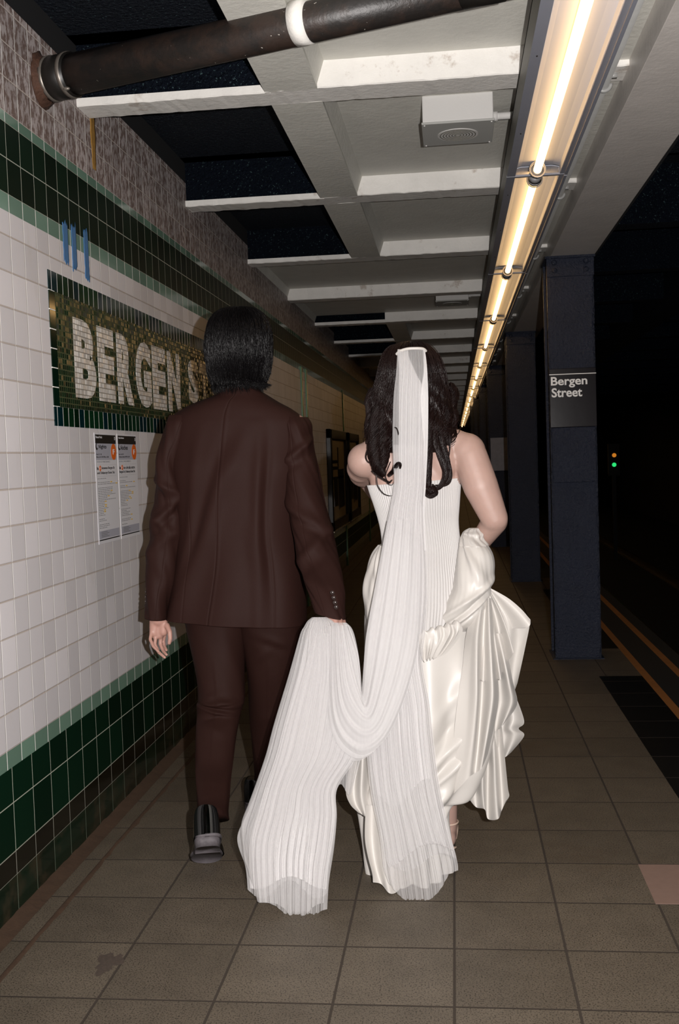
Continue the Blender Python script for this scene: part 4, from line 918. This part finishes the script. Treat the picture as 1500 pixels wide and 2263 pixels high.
LK = [([(838, 900, 3.27), (832, 950, 3.255), (828, 990, 3.24), (832, 1020, 3.235), (842, 1042, 3.235), (850, 1052, 3.235)], .026, 240, 1.6),
      ([(850, 905, 3.26), (846, 960, 3.25), (848, 1000, 3.24), (843, 1030, 3.235), (833, 1040, 3.23)], .022, 170, 1.4),
      ([(815, 985, 3.25), (808, 1008, 3.24), (812, 1020, 3.235), (824, 1026, 3.235)], .0022, 9, .5), ([(822, 1040, 3.24), (836, 1052, 3.235), (848, 1060, 3.235), (860, 1066, 3.235), (866, 1060, 3.235)], .0035, 20, .5),
      ([(858, 1052, 3.235), (868, 1042, 3.225), (878, 1026, 3.15), (884, 1026, 3.145), (884, 1036, 3.15)], .0065, 50, .7), ([(862, 985, 3.24), (852, 1020, 3.235), (849, 1045, 3.235), (858, 1068, 3.24), (868, 1060, 3.24)], .0016, 7, .4),
      ([(832, 1050, 3.235), (834, 1072, 3.235), (846, 1090, 3.235), (860, 1096, 3.23), (868, 1095, 3.23)], .0010, 4, .3), ([(863, 1020, 3.24), (852, 1050, 3.235), (856, 1068, 3.235), (866, 1072, 3.235), (870, 1064, 3.235)], .0010, 4, .3),
      ([(868, 944, 3.20), (876, 946, 3.155), (880, 955, 3.152), (880, 962, 3.155)], .0018, 8, .3),
      ([(950, 930, 3.235), (948, 980, 3.23), (946, 1030, 3.225), (946, 1070, 3.225), (952, 1092, 3.22)], .013, 120, 1.0), ([(944, 1078, 3.22), (958, 1082, 3.215), (962, 1090, 3.21), (952, 1096, 3.21), (942, 1090, 3.215), (944, 1080, 3.22)], .009, 110, 1.0),
      ([(962, 930, 3.245), (964, 975, 3.235), (974, 1010, 3.23), (984, 1040, 3.23), (981, 1062, 3.23), (966, 1080, 3.225), (955, 1070, 3.225)], .010, 90, .9), ([(972, 920, 3.25), (976, 965, 3.24), (986, 1005, 3.235), (994, 1040, 3.235), (991, 1065, 3.235), (975, 1073, 3.23), (962, 1072, 3.23)], .0075, 60, .9),
      ([(985, 935, 3.27), (992, 960, 3.255), (994, 990, 3.25), (989, 1016, 3.245), (980, 1010, 3.24)], .0018, 8, .3), ([(975, 940, 3.26), (984, 975, 3.25), (988, 1010, 3.245), (990, 1035, 3.245)], .0022, 10, .3),
      ([(990, 850, 3.33), (1004, 868, 3.325), (1000, 900, 3.31), (1006, 925, 3.30), (996, 950, 3.29)], .016, 90, 1.5, ), ([(980, 880, 3.29), (990, 910, 3.27), (984, 940, 3.26), (972, 965, 3.25), (966, 1000, 3.24)], .018, 130, 1.4),
      ([(826, 860, 3.33), (816, 885, 3.325), (818, 915, 3.31), (814, 945, 3.30), (824, 975, 3.27)], .016, 90, 1.4), ([(975, 930, 3.24), (988, 945, 3.235), (1010, 948, 3.27), (1024, 944, 3.29)], .0012, 5, .3)]
for i, L in enumerate(LK): lock(L[0], L[1], L[2], L[3], i).obj('curl', M_hairb, hm)

# ------------------------------------------------------------------ veil
def tulle(name, alpha, col=(0.79, 0.775, 0.775, 1)):
    m = N(name); tr = m.n('ShaderNodeBsdfTransparent'); df = m.n('ShaderNodeBsdfDiffuse'); df.inputs[0].default_value = col
    tl = m.n('ShaderNodeBsdfTranslucent'); tl.inputs[0].default_value = col
    a = m.n('ShaderNodeMixShader'); a.inputs[0].default_value = .35; m.lk(df.outputs[0], a.inputs[1]); m.lk(tl.outputs[0], a.inputs[2])
    b = m.n('ShaderNodeMixShader'); m.put(b.inputs[0], m.math('MULTIPLY', m.math('ADD', .85, m.math('MULTIPLY', m.noise(90, 3, .6, (1, 1, .05)), .3)), alpha))
    m.lk(tr.outputs[0], b.inputs[1]); m.lk(a.outputs[0], b.inputs[2]); m.lk(b.outputs[0], m.out.inputs[0]); return m.m
M_tul = tulle('white_tulle', .46); M_tuld = tulle('folded_tulle', .80)
def fall(rows, hem, dY, seed, ncol=170, sub=14, amp=.012, inset=0.0, freq=(9, 17, 31)):
    """hanging cloth: rows (y, xl, xr, depth); hem(u) gives extra px at the last row"""
    r_ = np.random.default_rng(seed); ph = r_.uniform(0, 6.28, 3); Rr = cat_rom(np.array(rows, float), sub); m = len(Rr); u = np.linspace(0, 1, ncol); P = []
    y_top = Rr[0][0]; ylast = Rr[-1][0]; uw = u + .02 * np.sin(u * 9 + ph[0])
    for i, (y, xl, xr, Y) in enumerate(Rr):
        s = i / (m - 1); k = inset * (xr - xl); a = amp * (.25 + .75 * s) * .42
        saw = np.abs(((uw * freq[0] + ph[0]) % 1) - .5) * 2
        dd = a * (saw - .5) + a * .5 * np.sin(uw * freq[1] * 6.28 + ph[1] + s) + a * .25 * np.sin(uw * freq[2] * 6.28 + ph[2])
        xx = (xl + k) + (xr - xl - 2 * k) * (u + .004 * np.sin(uw * freq[1] * 6.28 + ph[2]))
        yy = y + np.array([hem(q) for q in u]) * max(0, (s - .55) / .45) ** 1.5
        P.append([at(xx[j], yy[j], Y + dY + dd[j]) for j in range(ncol)])
    g = G(); g.grid(P); return g
A0 = [(772, 878, 938, 3.225), (790, 877, 941, 3.212), (823, 875, 944, 3.198), (883, 869, 946, 3.185), (983, 867, 945, 3.180), (1067, 870, 941, 3.19), (1117, 862, 938, 3.195), (1167, 853, 939, 3.195), (1217, 845, 942, 3.19), (1300, 832, 945, 3.17),
      (1394, 812, 940, 3.15), (1466, 804, 934, 3.13), (1562, 804, 950, 3.11), (1646, 808, 958, 3.09), (1751, 818, 972, 3.07), (1856, 838, 994, 3.05), (1925, 846, 1010, 3.035), (1950, 852, 1012, 3.03)]
fall(A0, lambda u: -14 + 62 * math.sin(PI * min(1, u * 1.15)) ** .8 - 25 * max(0, u - .75) * 2, -.006, 1, 200, 8, .016, 0).obj('veil', M_tul, bride, label='long white tulle veil')
veil = bpy.data.objects['veil']
fall(A0[4:], lambda u: -45 + 20 * math.sin(6 * u), .008, 2, 200, 8, .014, .02).obj('veil_layer', M_tul, veil)
fall(A0[6:], lambda u: -60 + 30 * math.sin(4 * u + 2), .0, 3, 180, 8, .012, .05).obj('veil_layer', M_tul, veil)
A1 = [(r[0], r[1] + (r[2] - r[1]) * a, r[1] + (r[2] - r[1]) * b, r[3] - .004) for r, a, b in zip(A0[:15], [.02, .04, .10, .16, .18, .15, .12, .10, .08, .06, .05, .05, .05, .06, .10], [.40, .42, .62, .96, .90, .88, .88, .90, .92, .93, .93, .92, .90, .88, .86])]
fall(A1, lambda u: 30 * math.sin(5 * u), .004, 4, 150, 8, .010, 0).obj('veil_layer', M_tuld, veil, label='folded denser centre of the veil')
A2 = [(r[0], r[2] - (r[2] - r[1]) * b, r[2], r[3] - .008) for r, b in zip(A0[:9], [.06, .08, .12, .22, .12, .08, .06, .05, .05])]
fall(A2, lambda u: 0, .0, 6, 24, 8, .003, 0, (2, 3, 5)).obj('veil_layer', M_tuld, veil, label='folded right edge of the veil')
c = [at(x, y, Y) for x, y, Y in ((876, 783, 3.232), (884, 776, 3.222), (900, 771, 3.215), (920, 770, 3.215), (934, 771, 3.222), (941, 776, 3.232))]
G().tube(cat_rom(c, 6), .0045, 10).obj('veil_comb', M_satin, veil, label='satin covered comb at the top of the veil')
# swag from the back of the dress up to the held bunch
def swag(inner, outer, seed, amp, mat, ncol=60, nm='veil_swag'):
    I = cat_rom(np.array(inner, float), 10); O = cat_rom(np.array(outer, float), 10); r_ = np.random.default_rng(seed); ph = r_.uniform(0, 6.28, 2); P = []
    for a, b in zip(I, O):
        P.append([at(*(a + (b - a) * q + np.array([0, 0, amp * .5 * (math.sin(q * 30 + ph[0]) + .6 * math.sin(q * 57 + ph[1])) - .015 * math.sin(PI * q)]))) for q in np.linspace(0, 1, ncol)])
    g = G(); g.grid(P); return g.obj(nm, mat, veil)
swI = [(856, 1150, 3.215), (828, 1300, 3.17), (810, 1400, 3.13), (804, 1470, 3.115), (799, 1530, 3.11), (796, 1490, 3.12), (790, 1440, 3.15), (770, 1382, 3.20)]
swO = [(925, 1150, 3.215), (925, 1330, 3.16), (915, 1450, 3.10), (880, 1570, 3.07), (836, 1650, 3.05), (780, 1674, 3.06), (728, 1600, 3.10), (722, 1384, 3.20)]
swag(swI, swO, 1, .004, M_tuld); swag([(p[0] - 1, p[1] + 2, p[2] - .012) for p in swI], [(p[0] + 8, p[1] - 8, p[2] - .012) for p in swO], 2, .006, M_tul); swag([(p[0], p[1] + 6, p[2] + .012) for p in swI], [(p[0] - 6, p[1] + 6, p[2] + .014) for p in swO], 5, .006, M_tul)
# held bunch falling from his right hand
B0 = [(1364, 690, 722, 3.235), (1372, 680, 735, 3.225), (1385, 672, 745, 3.215), (1400, 664, 752, 3.205), (1450, 650, 782, 3.18), (1500, 636, 796, 3.16), (1600, 606, 800, 3.12), (1670, 588, 788, 3.09), (1740, 567, 745, 3.06), (1800, 550, 744, 3.03), (1862, 534, 738, 2.99), (1930, 536, 727, 2.95), (1985, 541, 723, 2.925)]
hemB = lambda u: -90 * max(0, .16 - u) / .16 + 8 + 52 * math.exp(-((u - .66) / .22) ** 2) + 38 * max(0, u - .7)
fall(B0, hemB, -.008, 11, 220, 9, .020, 0, (7, 13, 27)).obj('veil_fall', M_tul, veil, label='veil end bunched in his hand and falling to the floor')
B1 = [(r[0], r[1] + k, r[2], r[3] + .012) for r, k in zip(B0, [2, 3, 4, 5, 6, 6, 6, 5, 4, -2, -10, 6, 6])]
fall(B1, lambda u: -20 + 20 * math.sin(9 * u), 0, 12, 220, 9, .018, 0, (8, 15, 25)).obj('veil_layer', M_tul, veil)
B2 = [(r[0], r[1] + k, r[2] - 3, r[3] + .004) for r, k in zip(B0, [4, 6, 12, 16, 18, 20, 22, 22, 20, 20, 20, 14, 12])]
fall(B2, lambda u: -34 + 14 * math.sin(7 * u + 1), 0, 13, 220, 9, .016, 0, (6, 14, 29)).obj('veil_layer', M_tuld, veil)
fall([(r[0], r[1] + 30, r[2] - 8, r[3] - .016) for r in B0[3:]], lambda u: 10 + 40 * math.exp(-((u - .6) / .2) ** 2), 0, 14, 160, 9, .014, 0, (5, 11, 22)).obj('veil_layer', M_tul, veil)
fall([(1376, 735, 765, 3.22), (1390, 722, 778, 3.21), (1420, 712, 787, 3.195), (1470, 705, 795, 3.17), (1550, 705, 801, 3.13), (1640, 700, 803, 3.11), (1700, 705, 790, 3.10), (1745, 725, 778, 3.09)], lambda u: 12 * math.sin(9 * u), 0, 15, 110, 9, .012, 0, (5, 9, 19)).obj('veil_layer', M_tul, veil)
fall([(1376, 738, 764, 3.235), (1390, 725, 776, 3.225), (1420, 712, 785, 3.21), (1470, 705, 792, 3.19), (1550, 705, 797, 3.15), (1640, 700, 796, 3.13), (1690, 705, 775, 3.12)], lambda u: 10 * math.sin(7 * u), 0, 16, 110, 9, .012, 0, (4, 9, 17)).obj('veil_layer', M_tuld, veil)
SC.cycles.transparent_max_bounces = 32
